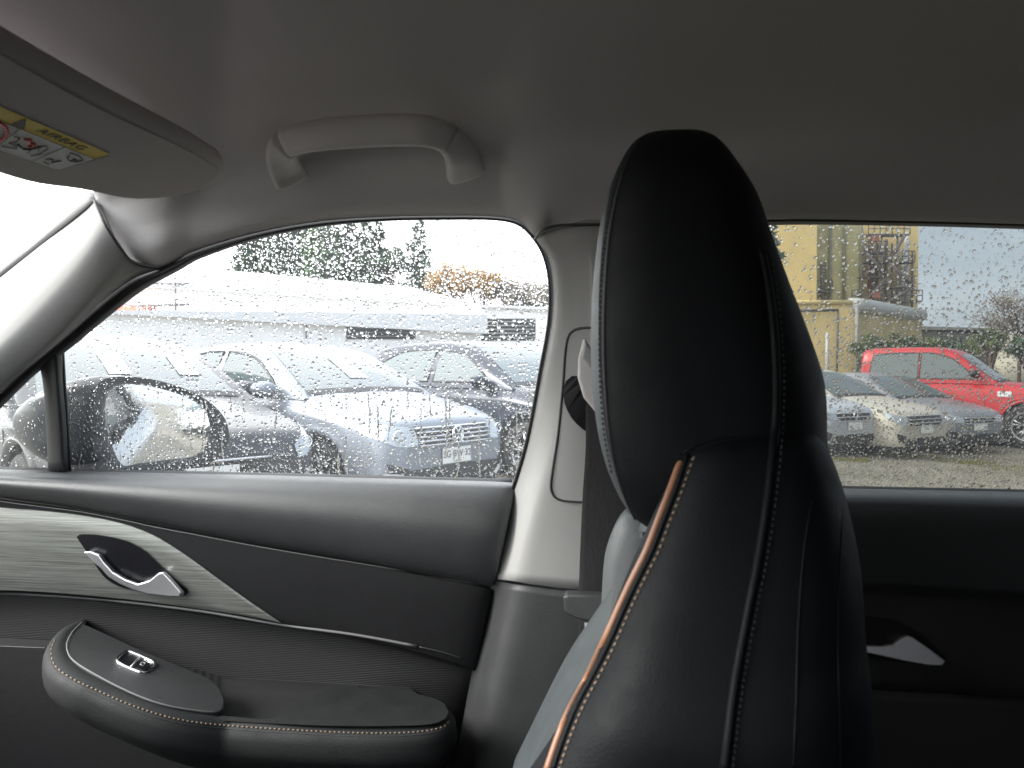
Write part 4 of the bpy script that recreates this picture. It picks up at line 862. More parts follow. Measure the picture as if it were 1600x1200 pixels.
# brushed trim piece, follows the insert 4 mm proud
tt = cat_rom([Vector((a, b_, 0)) for a, b_ in [(-160, 775), (0, 793), (70, 799), (130, 806), (190, 818), (240, 836), (290, 866), (340, 902), (390, 938), (438, 970)]], 60)
bb_ = cat_rom([Vector((a, b_, 0)) for a, b_ in [(-160, 923), (0, 921), (75, 924), (150, 930), (220, 937), (280, 945), (330, 952), (375, 959), (410, 965), (440, 971)]], 60)
tv = []; nr_ = 10
mbv = bvh_of(mi)
for i in range(nr_+1):
    for j in range(60): q = tt[j].lerp(bb_[j], i/nr_); tv.append(onto(mbv, q.x, q.y, .004 if 0 < i < nr_ else .0025, 1.03)[0])
tr_ = link('brushed_trim', tv, grid_faces(nr_+1, 60), BRUSH); child(tr_, door)
tube('trim_gap_line', [tv[j]+Vector((0, .001, 0)) for j in range(60)], .0009, DPLAST, door, 5)  # thin dark line along the upper edge of the trim
# inner door handle: recess + chromed lever
hb = bvh_of(tr_)
rec = [(122, 838), (128, 834), (160, 836), (200, 845), (225, 858), (245, 876), (262, 893), (280, 908), (294, 920), (294, 927), (285, 930), (240, 925), (200, 918), (182, 912), (165, 900), (145, 872), (130, 850)]
rq = [onto(hb, c.x, c.y, .0035)[0] for c in cat_rom([Vector((a, b_, 0)) for a, b_ in rec+[rec[0]]], 60)[:-1]]
hd = prism('handle_recess', rq, .0022, (0, -1, .1), GLOSSB, door, 0)
# lever as a loft along its length: (top edge px, bottom edge px)
lo_ = [(139, 859), (150, 858), (163, 863), (171, 874), (186, 890), (205, 901), (225, 908), (242, 903), (256, 891), (263, 890), (276, 903), (293, 921), (290, 927), (272, 927), (240, 923), (215, 916), (196, 908), (178, 897), (166, 884), (152, 874)]
def lever(bv, outline, par, fb):
    cen_ = sum(p[1] for p in outline)/len(outline)
    pts = [onto(bv, a, b_, .0, fb)[0] for a, b_ in outline]; pts = [p+Vector((0, -.012-.004*(b_ > cen_), 0)) for p, (a, b_) in zip(pts, outline)]
    c0 = sum(pts, Vector())/len(pts); nn_ = Vector()
    for a, b_ in zip(pts, pts[1:]+pts[:1]): nn_ += (a-c0).cross(b_-c0)
    nn_.normalize(); pts = [p-nn_*((p-c0).dot(nn_)) for p in pts]
    prism('handle_lever', pts, .010, (0, -1, .25), CHROME, par, .0022, 3)
lever(hb, lo_, door, 1.03)
# armrest: nested rings from wall to outer edge, real thickness
zt = lambda x: float(np.interp(x, [60, 130, 350, 520, 700], [.925, .915, .862, .862, .862]))
arm_out = [(128, 970), (100, 981), (82, 998), (74, 1018), (80, 1042), (105, 1062), (150, 1082), (200, 1103), (250, 1120), (300, 1131), (360, 1138), (430, 1143), (520, 1148), (600, 1150), (660, 1147), (692, 1140), (706, 1126), (704, 1112), (690, 1098), (650, 1086), (600, 1078), (560, 1074)]
def arm_pt(px, py, dz=0.):   # on a gently falling top surface
    d = ray(px, py); p = CP
    for k in range(30):
        z_ = zt(px)+dz; p = CP+d*((z_-CAM_H)/d.z)
    return p
outl = [Vector((a, b_, 0)) for a, b_ in arm_out]; oc = cat_rom(outl, 90)
inn = cat_rom([Vector((a, b_, 0)) for a, b_ in [(135, 973), (118, 984), (108, 996), (104, 1012), (112, 1030), (132, 1046), (165, 1063), (205, 1082), (250, 1100), (300, 1112), (350, 1120), (420, 1124), (470, 1110), (520, 1098), (580, 1094), (630, 1098), (665, 1106), (680, 1112), (680, 1108), (668, 1100), (640, 1092), (600, 1084), (565, 1080)]], 90)
top_o = [arm_pt(q.x, q.y, -.006) for q in oc]; top_i = [arm_pt(q.x, q.y, .0) for q in inn]
outw2 = []
for i in range(90):
    t_ = (top_o[min(i+1, 89)]-top_o[max(i-1, 0)]); n_ = Vector((t_.y, -t_.x, 0)); n_ = n_.normalized() if n_.length > 0 else Vector((0, -1, 0))
    if n_.y > .2 and i < 60: n_ = -n_
    outw2.append(n_)
rws = [top_i, [a.lerp(b_, .5)+Vector((0, 0, .004)) for a, b_ in zip(top_i, top_o)], top_o, [p+n_*.006+Vector((0, 0, -.012)) for p, n_ in zip(top_o, outw2)], [p+n_*.004+Vector((0, 0, -.035)) for p, n_ in zip(top_o, outw2)], [p-n_*.02+Vector((0, .01, -.07)) for p, n_ in zip(top_o, outw2)], [p-n_*.03+Vector((0, .05, -.10)) for p, n_ in zip(top_o, outw2)]]
nsm = [smooth_uniform([r_[j] for r_ in rws], 4) for j in range(90)]; nr2 = len(nsm[0])
arm = link('armrest', [nsm[j][i] for i in range(nr2) for j in range(90)], grid_faces(nr2, 90), ARMM); child(arm, door)
def fill(name, outline, material, parent, off=(0, 0, 0)):
    pts = [Vector(p)+Vector(off) for p in outline]; tri = tessellate_polygon([pts]); o = link(name, pts, [tuple(t_) for t_ in tri], material, smooth=False); return child(o, parent)
# raised pad at the rear of the armrest
pad = cat_rom([Vector((a, b_, 0)) for a, b_ in [(345, 1118), (420, 1123), (445, 1114), (480, 1094), (505, 1080), (525, 1074), (560, 1073), (610, 1078), (660, 1086), (695, 1100), (700, 1118), (680, 1130), (620, 1134), (520, 1134), (420, 1130), (345, 1126)]], 60)
fill('armrest_pad', [arm_pt(q.x, q.y, .0015) for q in pad], ARMM, door)
sw = [(128, 973), (112, 990), (104, 1010), (112, 1030), (150, 1055), (205, 1083), (250, 1100), (300, 1110), (345, 1112), (352, 1098), (346, 1078), (330, 1062), (280, 1040), (220, 1015), (170, 992)]
swp = [arm_pt(c.x, c.y, .003) for c in cat_rom([Vector((a, b_, 0)) for a, b_ in sw+[sw[0]]], 60)[:-1]]
sp_ = prism('switch_panel', swp, .02, (0, 0, 1), DPLAST, door, .003)
tube('switch_panel_edge', [p+Vector((0, 0, .0005)) for p in swp[:32]], .0011, EDGE, door, 5)
# pull pocket behind the panel
fill('pull_pocket', [arm_pt(a, b_, -.03) for a, b_ in [(100, 1015), (350, 1140), (560, 1120), (700, 1120), (620, 1060), (352, 1060), (170, 980)]], RIBBED, door)
# window switch
swq = [(182, 1030), (192, 1021), (201, 1018), (238, 1034), (242, 1040), (230, 1050), (220, 1051), (186, 1036)]
rq = [arm_pt(a, b_, .0045) for a, b_ in swq]; cc = cat_rom(rq+[rq[0]], 40)[:-1]
sr = tube('window_switch', cc, .0022, CHROMEB, door, 6, True)
o = fill('switch_well', rq, GLOSSB, sr, (0, 0, -.0005))
a_, b_ = arm_pt(219, 1026, .0045), arm_pt(204, 1043, .0045); o = tube('switch_divider', [a_, b_], .0015, CHROME, None, 6); child(o, sr)
rk = [arm_pt(x_, y_, .0055) for x_, y_ in [(219, 1029), (236, 1037), (229, 1046), (222, 1047), (207, 1041)]]; o = prism('switch_rocker', rk, .003, (0, 0, 1), GLOSSB, None, .0008); child(o, sr)
ic = [arm_pt(x_, y_, .0060) for x_, y_ in [(222, 1034), (227, 1036), (224, 1040), (219, 1038)]]; o = tube('window_symbol', ic, .0004, WHT, None, 4, True); child(o, sr)
abv = bvh_of(arm)
st_ = [(86, 1000), (80, 1018), (86, 1040), (112, 1060), (150, 1078), (200, 1100), (250, 1117), (300, 1128), (360, 1134), (430, 1139), (520, 1144), (600, 1146), (660, 1143), (692, 1136), (703, 1126)]
stitches('stitching', abv, st_, 95, .0009, THREAD, door, .0004, .62, 1.0)
tube('armrest_seam', [q[0] for q in on_curve(abv, [(a-2, b_+5) for a, b_ in st_], 80, 0, 1.0)], .0007, RUB, door, 5)
prism('lower_bin', [P(-160, 1003, 1.0), P(70, 1012, 1.0), P(110, 1075, 1.0), P(180, 1150, 1.0), P(290, 1172, 1.0), P(600, 1180, 1.0), P(700, 1165, 1.0), P(680, 1400, 1.0), P(-160, 1400, 1.0)], .03, (0, -1, 0), BLK, door, .0008)
# belt line seal, division bar and panes
loft('belt_seal', [[(x_, yl([(-160, 722), (0, 729), (100, 732), (400, 738), (800, 748), (850, 749)], x_), 1.088) for x_ in (-160, 0, 100, 250, 400, 550, 700, 800)], [(x_, f0(x_)-1, 1.076) for x_ in (-160, 0, 100, 250, 400, 550, 700, 800)]], RUB, door, 3, 4, .004)
loft('division_bar', [[P(60, 562, 1.02), P(72, 552, 1.005), P(86, 540, 1.0), P(98, 530, 1.01)], [P(67, 600, 1.035), P(76, 598, 1.02), P(90, 596, 1.015), P(98, 592, 1.03)], [P(72, 665, 1.055), P(80, 665, 1.04), P(95, 665, 1.035), P(104, 665, 1.05)], [P(75, 738, 1.075), P(83, 739, 1.06), P(99, 739, 1.055), P(107, 739, 1.07)]], RUB, door, 4, 4, .01)
tube('glass_run_channel', [P(97, 545, 1.02), P(100, 600, 1.04), P(105, 670, 1.06), P(108, 737, 1.078)], .003, DPLAST, door, 6)
gpx = [(80, 752), (84, 540), (150, 480), (226, 440), (278, 414), (312, 396), (404, 366), (502, 347), (600, 338), (700, 335), (780, 337), (818, 348), (842, 372), (858, 400), (868, 440), (868, 500), (856, 575), (835, 690), (815, 765)]
gw_ = [PG(*q) for q in gpx]; tri = tessellate_polygon([gw_])
wg = link('window_glass', gw_, tri, PANE_F, smooth=False); child(wg, door)
qg_ = [PG(*q) for q in [(-170, 745), (-120, 705), (46, 580), (74, 556), (84, 745)]]; qg = link('quarter_glass', qg_, tessellate_polygon([qg_]), PANE_Q, smooth=False); child(qg, door)
# etched marks on the quarter glass
mk = []
for k, (x0, x1, y) in enumerate([(16, 34, 690), (18, 33, 693), (22, 38, 707), (24, 46, 711), (26, 50, 715), (28, 46, 719)]):
    x = x0
    while x < x1: mk.append((PG(x, y, -.001), PG(min(x+1.6, x1), y, -.001), .0003)); x += 2.6
v_, f_ = join_tubes(mk, 4); o = link('glass_marking', v_, f_, GREY); child(o, qg)
v_, f_ = join_tubes([(PG(24+5*math.cos(a), 701+3*math.sin(a), -.001), PG(24+5*math.cos(a+.5), 701+3*math.sin(a+.5), -.001), .0003) for a in np.arange(0, 6.2, .5)], 4); o = link('glass_marking', v_, f_, GREY); child(o, qg)

# ---- raindrops: small water domes on the outer face of the panes
GN = Vector((0, 1, GLEAN)).normalized(); GU = Vector((1, 0, 0)); GV = GN.cross(GU)
def inside(poly, x, y):
    c = False; j = len(poly)-1
    for i in range(len(poly)):
        if (poly[i][1] > y) != (poly[j][1] > y) and x < (poly[j][0]-poly[i][0])*(y-poly[i][1])/(poly[j][1]-poly[i][1])+poly[i][0]: c = not c
        j = i
    return c
def drops(name, poly, n, sizes, parent, dens=None, seedv=5, streaks=0):
    rs = random.Random(seedv); xs = [p[0] for p in poly]; ys = [p[1] for p in poly]; v, f = [], []; K = 8; cnt = 0
    grid = {}
    def dome(px, py, r_, el, tail=0):
        c = PG(px, py, .0022); k = len(v); ecc = rs.uniform(-.25, .25)
        jit = [rs.uniform(.82, 1.18) for _ in range(K)]
        for rr, hh in ((1.0, 0.), (.86, .30), (.52, .58)):
            for i in range(K):
                a = 2*math.pi*i/K; vv = math.sin(a)*el; jj = 1+(jit[i]-1)*rr
                v.append(c+GU*(r_*rr*jj*math.cos(a)+ecc*r_*vv*.3)+GV*(r_*rr*jj*vv)*-1+GN*(r_*hh*.85))
        v.append(c+GN*(r_*.58)-GV*(-r_*.12*el))
        for q in range(2):
            for i in range(K): j = (i+1) % K; f.append((k+q*K+i, k+q*K+j, k+(q+1)*K+j, k+(q+1)*K+i))
        for i in range(K): j = (i+1) % K; f.append((k+2*K+i, k+2*K+j, k+3*K))
    tries = 0
    while cnt < n and tries < n*6:
        tries += 1; px, py = rs.uniform(min(xs), max(xs)), rs.uniform(min(ys), max(ys))
        if not inside(poly, px, py): continue
        if dens and rs.random() > dens(px, py): continue
        u = rs.random(); r_ = sizes[0]+(sizes[1]-sizes[0])*u**3.2
        key = (int(px/6), int(py/6)); ok = True
        for a in (-1, 0, 1):
            for b2 in (-1, 0, 1):
                for (qx, qy, qr) in grid.get((key[0]+a, key[1]+b2), ()):
                    if (qx-px)**2+(qy-py)**2 < ((qr+r_)*950)**2*.85: ok = False; break
        if not ok: continue
        grid.setdefault(key, []).append((px, py, r_)); dome(px, py, r_, rs.uniform(.85, 1.35)); cnt += 1
    for k in range(streaks):   # runs of water: strings of merged drops
        px = rs.uniform(min(xs), max(xs)); py = rs.uniform(max(ys)-160, max(ys)-30); ln_ = rs.uniform(20, 90)
        y = py
        while y < py+ln_:
            if inside(poly, px, y): dome(px, y, rs.uniform(.0008, .0017), rs.uniform(1.2, 2.6))
            y += rs.uniform(2., 4.2); px += rs.uniform(-.9, .9)
    me_faces = [tuple(reversed(q)) for q in f]
    o = link(name, v, me_faces, WATER); 
    q = o.data.polygons[0]
    if sum(p.normal.dot(GN) for p in o.data.polygons[:24]) < 0: o.data.flip_normals()
    child(o, parent); return tag(o, kind='stuff')
gl_in = [(106, 738), (106, 545), (176, 488), (278, 422), (312, 403), (404, 372), (502, 353), (600, 344), (776, 343), (812, 352), (834, 375), (848, 400), (857, 440), (856, 500), (843, 575), (822, 690), (805, 752)]
def dn_f(x, y): return .3 if 690 < x < 790 and 640 < y < 735 else 1.0 if y < 480 else (.42 if y < 600 else .62)
drops('raindrops', gl_in, 11000, (.0007, .0029), wg, dn_f, 5, 38)
drops('raindrops', [(-10, 735), (0, 605), (64, 566), (76, 738)], 160, (.0008, .0026), qg, None, 8)

# ---- door mirror outside
mir = tag(bpy.data.objects.new('door_mirror', None)); C.objects.link(mir)
mn = Vector((.868, -.49, -.045)).normalized(); m0 = Vector((-.83, 1.16, CAM_H-.09))
PM = lambda px, py, o=0: hitp(px, py, m0+mn*o, mn)
gl_px = [(162, 640), (168, 615), (182, 602), (205, 600), (250, 607), (295, 622), (318, 638), (328, 660), (327, 685), (317, 704), (300, 714), (260, 719), (215, 725), (193, 728), (182, 715), (172, 690), (164, 665)]
mg = cat_rom([PM(a, b_) for a, b_ in gl_px+[gl_px[0]]], 61)[:-1]
MIRM = mat('mirror_silver', (.93, .95, .96), .015, 1.0, bump=.25, bscale=120, dist=.0005)
hs_px = [(140, 650), (143, 615), (160, 594), (190, 588), (240, 593), (290, 608), (330, 630), (352, 655), (358, 680), (352, 705), (330, 722), (290, 730), (240, 736), (190, 741), (165, 738), (150, 715), (143, 685)]
hsr = cat_rom([PM(a, b_, .012) for a, b_ in hs_px+[hs_px[0]]], 61)[:-1]
# housing: ring around the glass, lip, then tapering shell forwards (towards -X) to a rounded nose
cgl = sum(mg, Vector())/60; nose = P(24, 664, 1.17)
def toward(ring_, c, s_, sh): return [(p-cgl)*s_+c for p in ring_]
r0 = [p-mn*.012 for p in mg]; r1 = [p+mn*.002 for p in mg]; r2 = [a.lerp(b_, .5)+mn*.008 for a, b_ in zip(mg, hsr)]; r3 = hsr
axis = (nose-cgl)
rings = [r0, r1, r2, r3]
for t_, s_ in ((.06, 1.02), (.2, .98), (.4, .86), (.6, .66), (.78, .43), (.9, .23), (.97, .09)):
    rings.append([cgl+axis*t_+(p-cgl)*s_ for p in hsr])
MH = mat('mirror_housing_paint', (.012, .015, .018), .35, coat=.25, bump=.1, bscale=200, dist=.0005)
rb_ = rings[:4]; ra_ = rings[3:]
bz = link('mirror_bezel', [p for r_ in rb_ for p in r_], grid_faces(4, 60, True), BLK)
ho = link('mirror_housing', [p for r_ in ra_ for p in r_], grid_faces(len(ra_), 60, True)+[tuple((len(ra_)-1)*60+k for k in range(60))], MH)
child(bz, mir)
child(mir, door); child(ho, mir)
gr_ = [[cgl+(p-cgl)*k_+mn*(.0036*(1-k_*k_)) for p in mg] for k_ in (1, .85, .68, .5, .32, .14)]
mgo = link('mirror_glass', [p for r_ in gr_ for p in r_]+[cgl+mn*.0036], grid_faces(6, 60, True)+[(300+k, 300+(k+1) % 60, 360) for k in range(60)], MIRM); child(mgo, mir)
q = mgo.data.polygons[0]
if q.normal.dot(mn) < 0: mgo.data.flip_normals()
o = loft('mirror_foot', [[P(100, 700, 1.14), P(150, 712, 1.14), P(190, 725, 1.15)], [P(100, 745, 1.12), P(150, 748, 1.12), P(210, 748, 1.13)], [P(100, 800, 1.11), P(150, 800, 1.11), P(220, 800, 1.11)]], BLK, None, 3, 3, .05); child(o, mir)
OWN = paint('own_car_paint', (.30, .33, .36), .4)
# outer skin of our own doors (seen in the mirror)
for nm, x0, x1, par in (('outer_skin', -1.0, .13, door),):
    loft(nm, [[Vector((x0, 1.115, 1.12)), Vector((x1, 1.125, 1.125))], [Vector((x0, 1.17, 1.0)), Vector((x1, 1.18, 1.0))], [Vector((x0, 1.18, .7)), Vector((x1, 1.19, .7))], [Vector((x0, 1.14, .35)), Vector((x1, 1.15, .35))]], OWN, par, 3, 2, 0)

# ================================================================== REAR DOOR
RSOFT = grain('rear_soft_shaded', (.030, .032, .034), .4, 900, .5); RBLK = grain('rear_plastic_shaded', (.006, .006, .0065), .55, 800, .3)  # darker copies of the front door materials; cabin shade put into the colour
rd = empty('rear_door', 'dark rear door behind the seat with rain dotted window tinted to dim the view', 'car door', P(1500, 1200, 1.05))
RX = [1120, 1250, 1400, 1600, 1850]
rr_ = lambda y, Yv, dy=.02: [(x, y+(x-1320)*dy, Yv) for x in RX]
ru = loft('upper_pad', [rr_(763, 1.08), rr_(768, 1.05), rr_(776, 1.028), rr_(790, 1.018), rr_(815, 1.018), rr_(860, 1.03), rr_(920, 1.05, .05)], RSOFT, rd, 4, 5, .004)
rm = loft('cloth_insert', [rr_(918, 1.052, .05), rr_(930, 1.055, .05), rr_(1000, 1.055, .05), rr_(1060, 1.055, .05), rr_(1075, 1.06, .06)], RBLK, rd, 4, 5, .004)
rl = loft('lower_panel', [rr_(1074, 1.06, .06), rr_(1150, 1.055, .04), rr_(1300, 1.05, .04), rr_(1450, 1.05, .02)], RBLK, rd, 4, 5, .004)
rbv = bvh_of(rm)
lever(rbv, [(1300, 1003), (1350, 1003), (1372, 1004), (1392, 1001), (1404, 992), (1414, 988), (1422, 990), (1444, 1006), (1470, 1026), (1464, 1033), (1445, 1033), (1405, 1026), (1378, 1020), (1350, 1014), (1300, 1012)], rd, 1.04)
q = [onto(rbv, a, b_, .001, 1.04)[0] for a, b_ in [(1280, 960), (1340, 960), (1400, 968), (1440, 990), (1476, 1024), (1476, 1036), (1450, 1040), (1380, 1030), (1300, 1022)]]
prism('handle_recess', q, .0022, (0, -1, 0), GLOSSB, rd, 0)
re_ = [(x, yy, .957) for x, yy in [(1080, 420), (1100, 372), (1130, 352), (1200, 345), (1400, 347), (1620, 353), (1850, 362)]]
ri_ = [(x, yy, .98) for x, yy in [(1092, 420), (1112, 380), (1140, 360), (1205, 352), (1400, 353), (1620, 359), (1850, 369)]]
loft('window_seal', [re_, ri_], RUB, rd, 3, 5, .004)
loft('belt_seal', [[P(x, 759+(x-1320)*.02, 1.088) for x in RX], [P(x, 765+(x-1320)*.02, 1.078) for x in RX]], RUB, rd, 3, 4, .004)
loft('front_window_frame', [[P(1080, 420, .96), P(1092, 600, 1.0), P(1100, 770, 1.05)], [P(1112, 420, .97), P(1124, 600, 1.01), P(1134, 770, 1.06)]], RUB, rd, 3, 4, .01)
rg = [PG(*q) for q in [(1085, 775), (1085, 340), (1850, 350), (1850, 790)]]; rgl = link('window_glass', rg, [(0, 1, 2, 3)], PANE_R, smooth=False); child(rgl, rd)
drops('raindrops', [(1160, 768), (1140, 350), (1640, 355), (1640, 778)], 9500, (.0005, .0024), rgl, lambda x, y: .35 if y < 480 else (.8 if y < 600 else 1.), 15, 0)
loft('outer_skin', [[Vector((.14, 1.125, 1.125)), Vector((1.9, 1.10, 1.16))], [Vector((.14, 1.18, 1.0)), Vector((1.9, 1.16, 1.02))], [Vector((.14, 1.19, .7)), Vector((1.9, 1.17, .7))], [Vector((.14, 1.15, .35)), Vector((1.9, 1.14, .35))]], OWN, rd, 3, 2, 0)

# ================================================================== PASSENGER SEAT
seat = empty('passenger_seat', 'black leather bucket seat with built in headrest, copper piping and stitching', 'car seat', (.1, .72, .46))
SHEAR = .11
def ring_at(pyv, xl, xr, ysil, yc, hw, nexp=3.2, scoop=0., n=56):
    a, b_ = P(xl, pyv, ysil), P(xr, pyv, ysil); z = (a.z+b_.z)/2; x0, x1 = a.x, b_.x; xc, ax = (x0+x1)/2, (x1-x0)/2; pts = []
    for k in range(n):
        t_ = 2*math.pi*k/n; c, s_ = math.cos(t_), math.sin(t_); x = xc+ax*math.copysign(abs(c)**(2/nexp), c); y = yc-hw*math.copysign(abs(s_)**(2/nexp), s_)
        if scoop and c < 0: x += scoop*max(0, 1-(abs(y-yc)/(hw*.78))**2)*min(1, abs(c)*1.6)
        pts.append(Vector((x+SHEAR*(y-ysil), y, z)))
    return pts
def body_from(name, tabl, material, sub=4, n=56, cap_top=True, **k):
    rg_ = [ring_at(*r_, n=n, **k) for r_ in tabl]; cols_ = [smooth_uniform([r_[j] for r_ in rg_], sub) for j in range(n)]; nr = len(cols_[0])
    v = [cols_[j][i] for i in range(nr) for j in range(n)]; f = grid_faces(nr, n, True)
    return v, f, nr, n
def split_front(name_side, name_front, v, f, nr, n, mside, mfront, parent, j0, j1):
    """faces whose section index lies between j0 and j1 belong to the front cover"""
    fa, fb = [], []
    for q in f:
        j = min(q[0] % n, q[1] % n) if abs(q[0] % n-q[1] % n) < 5 else n-1
        (fb if j0 <= j < j1 else fa).append(q)
    top = tuple(range(n)); bot = tuple((nr-1)*n+k for k in range(n))[::-1]
    side = link(name_side, v, fa+[top, bot], mside); child(side, parent); fr = link(name_front, v, fb, mfront); child(fr, side); return side, fr
v, f, nr, n = 0, 0, 0, 0
# sections: py, left px, right px, depth of the silhouette, centre y, half width
HR = [(203, 1036, 1078, .66, .71, .03), (206, 1012, 1102, .652, .71, .06), (217, 980, 1134, .636, .71, .095), (246, 953, 1166, .615, .715, .122), (290, 931, 1199, .605, .72, .136), (350, 918, 1222, .60, .72, .140), (430, 909, 1252, .60, .72, .143), (520, 905, 1288, .60, .72, .144), (600, 907, 1314, .60, .72, .144), (680, 916, 1318, .60, .72, .144), (740, 930, 1316, .60, .72, .142), (790, 950, 1280, .60, .72, .134), (822, 970, 1180, .60, .72, .115), (842, 993, 1080, .60, .72, .085)]
v, f, nr, n = body_from('headrest', HR, LEATH, 4, 64)
hr, hrf = split_front('headrest', 'headrest_front', v, f, nr, n, LEATH, LEATHG, seat, 25, 46)
BK = [(668, 1150, 1270, .60, .71, .09), (676, 1110, 1296, .585, .705, .115), (692, 1076, 1306, .575, .70, .130), (712, 1046, 1322, .565, .70, .140), (760, 1020, 1345, .555, .70, .152), (830, 984, 1368, .545, .70, .165), (900, 950, 1386, .535, .70, .176), (976, 918, 1398, .525, .70, .186), (1040, 893, 1406, .515, .70, .193), (1095, 876, 1412, .51, .695, .20), (1150, 840, 1418, .505, .69, .202), (1205, 803, 1425, .50, .69, .203), (1350, 705, 1438, .50, .69, .205), (1600, 580, 1455, .50, .69, .205)]
v, f, nr, n = body_from('backrest', BK, LEATH, 5, 72, nexp=3.4, scoop=.045)
bk, bkf = split_front('backrest', 'backrest_front', v, f, nr, n, LEATH, LEATHG, seat, 28, 50)
FB = [(798, 992, 1050, .86, .88, .012), (804, 974, 1070, .86, .88, .03), (825, 959, 1080, .86, .88, .04), (870, 944, 1085, .86, .88, .045), (950, 938, 1090, .86, .88, .047), (1050, 930, 1090, .86, .88, .047), (1250, 900, 1090, .86, .88, .047)]
v, f, nr, n = body_from('side_bolster', FB, LEATHG, 4, 40); fbm = link('side_bolster', v, f+[tuple(range(n))], LEATHG2); child(fbm, seat); tag(fbm, 'grey leather bolster on the door side of the seat')
CB = [(835, 1004, 1060, .80, .80, .02), (845, 985, 1080, .80, .80, .05), (880, 968, 1085, .80, .80, .07), (960, 955, 1090, .80, .80, .08), (1200, 930, 1100, .80, .80, .08)]
v, f, nr, n = body_from('cloth_panel', CB, CLOTH, 4, 40); cbm = link('cloth_panel', v, f+[tuple(range(n))], CLOTH); child(cbm, seat)
sb = bvh_of(hr, hrf, bk, bkf); bb2 = bvh_of(bk, bkf); hb2 = bvh_of(hr, hrf)
pip = [(1068, 712), (1060, 735), (1047, 772), (1030, 815), (1012, 862), (990, 905), (968, 952), (945, 1005), (920, 1055), (897, 1098), (875, 1150), (856, 1205)]
def good(b, pts, n_, lift, fb=.55):
    p = [q[0] for q in on_curve(b, pts, n_, lift, fb)]
    for _ in range(5): p = [p[0]]+[(p[i-1]+p[i]*2+p[i+1])/4 for i in range(1, len(p)-1)]+[p[-1]]
    return p
tube('piping', good(bb2, pip, 60, .001), .0028, COPPER, seat, 8)
pip2 = [(x+13, y) for x, y in pip]; pip3 = [(x+17, y+2) for x, y in pip]
tube('piping_welt', good(bb2, [(x+8, y) for x, y in pip], 60, .0005), .0022, LEATH, seat, 8)
stitches('stitching', bb2, pip3, 48, .0011, THREAD, seat, .0004, .6, .55, .0004)
seam = [(1188, 390), (1200, 450), (1209, 530), (1212, 610), (1208, 700), (1198, 790), (1184, 880), (1166, 970), (1148, 1070), (1132, 1200)]
tube('rear_seam', good(sb, seam, 90, .0005), .0032, LEATH, seat, 8)
tube('seam_groove', good(sb, [(x+7, y) for x, y in seam], 90, 0), .0009, RUB, seat, 5)
stitches('seam_stitching', sb, [(x+13, y) for x, y in seam], 80, .0008, THREADG, seat, .0003, .6, .55)
tube('headrest_seam', good(hb2, [(1005, 215), (985, 240), (968, 290), (955, 350), (947, 430), (944, 520), (946, 600), (953, 680), (966, 745), (985, 795), (1002, 826)], 70, 0, .6), .0018, RUB, seat, 6)
stitches('headrest_stitching', hb2, [(976, 250), (960, 295), (948, 355), (940, 430), (937, 520), (938, 600), (945, 680), (956, 740)], 60, .0009, THREADG, seat, .0004, .6, .6)
tube('top_seam', good(sb, [(1068, 708), (1085, 696), (1110, 688), (1150, 682), (1200, 680), (1240, 683)], 30, -.0004), .0014, LEATH, seat, 6)
tube('rear_panel_seam', good(sb, [(1300, 690), (1285, 730), (1268, 790), (1255, 880), (1248, 980), (1245, 1090), (1240, 1200)], 60, -.0008), .0014, LEATH, seat, 6)
tube('rear_panel_seam', good(sb, [(1318, 775), (1314, 850), (1310, 950), (1311, 1070), (1314, 1200)], 50, -.0006), .0012, LEATH, seat, 6)
# seat base
box('seat_cushion', (-.48, .50, .62), (.10, .88, .80), LEATH, seat, .05); box('seat_frame', (-.4, .52, .46), (.12, .92, .62), DPLAST, seat, .02)

# ================================================================== GRAB HANDLE, SUN VISOR
gh = empty('grab_handle', 'grey curved roof grab handle above the front passenger window', 'grab handle', P(590, 230, .86))
path = [P(455, 279, .872), P(446, 262, .855), P(440, 240, .825), P(452, 222, .80), P(500, 211, .785), P(560, 206, .782), P(620, 203, .782), P(665, 205, .785), P(698, 216, .80), P(718, 238, .825), P(724, 256, .85), P(728, 268, .868)]
pc = smooth_uniform(path, 6)
def sweep(name, pts, wf, df, material, parent, n=16):
    vs_ = []
    for i, p in enumerate(pts):
        t_ = (pts[min(i+1, len(pts)-1)]-pts[max(i-1, 0)]).normalized(); dep = (CP-p).normalized(); dep = (dep-t_*dep.dot(t_)).normalized(); s_ = t_.cross(dep)
        a = wf(i/(len(pts)-1)); b_ = df(i/(len(pts)-1))
        for k in range(n):
            q = 2*math.pi*k/n; cx_, sx_ = math.cos(q), math.sin(q); vs_.append(p+s_*(a*math.copysign(abs(cx_)**.6, cx_))+dep*(b_*math.copysign(abs(sx_)**.6, sx_)))
    o = link(name, vs_, grid_faces(len(pts), n, True)+[tuple(range(n))[::-1], tuple((len(pts)-1)*n+k for k in range(n))], material); child(o, parent); return o
nP = len(pc)
i1, i2 = 18, 49
sweep('grip', pc[i1:i2], lambda t_: .0158+.0012*math.sin(t_*3.14), lambda t_: .0125, GRIP, gh)
sweep('mount', pc[:i1], lambda t_: .0220-.006*t_, lambda t_: .0125, GRIP, gh); sweep('mount', pc[i2-1:], lambda t_: .0158+.008*t_, lambda t_: .0125, GRIP, gh)
vz = empty('sun_visor', 'folded grey cloth sun visor with yellow airbag warning label', 'sun visor', P(250, 290, .8))
p0 = P(350, 270, .78); p1 = PX(0, 75, p0.x); p2 = P(190, 312, .806); vn = (p1-p0).cross(p2-p0).normalized()
if vn.z > 0: vn = -vn
PV = lambda px, py, o=0: hitp(px, py, p0+vn*o, vn)
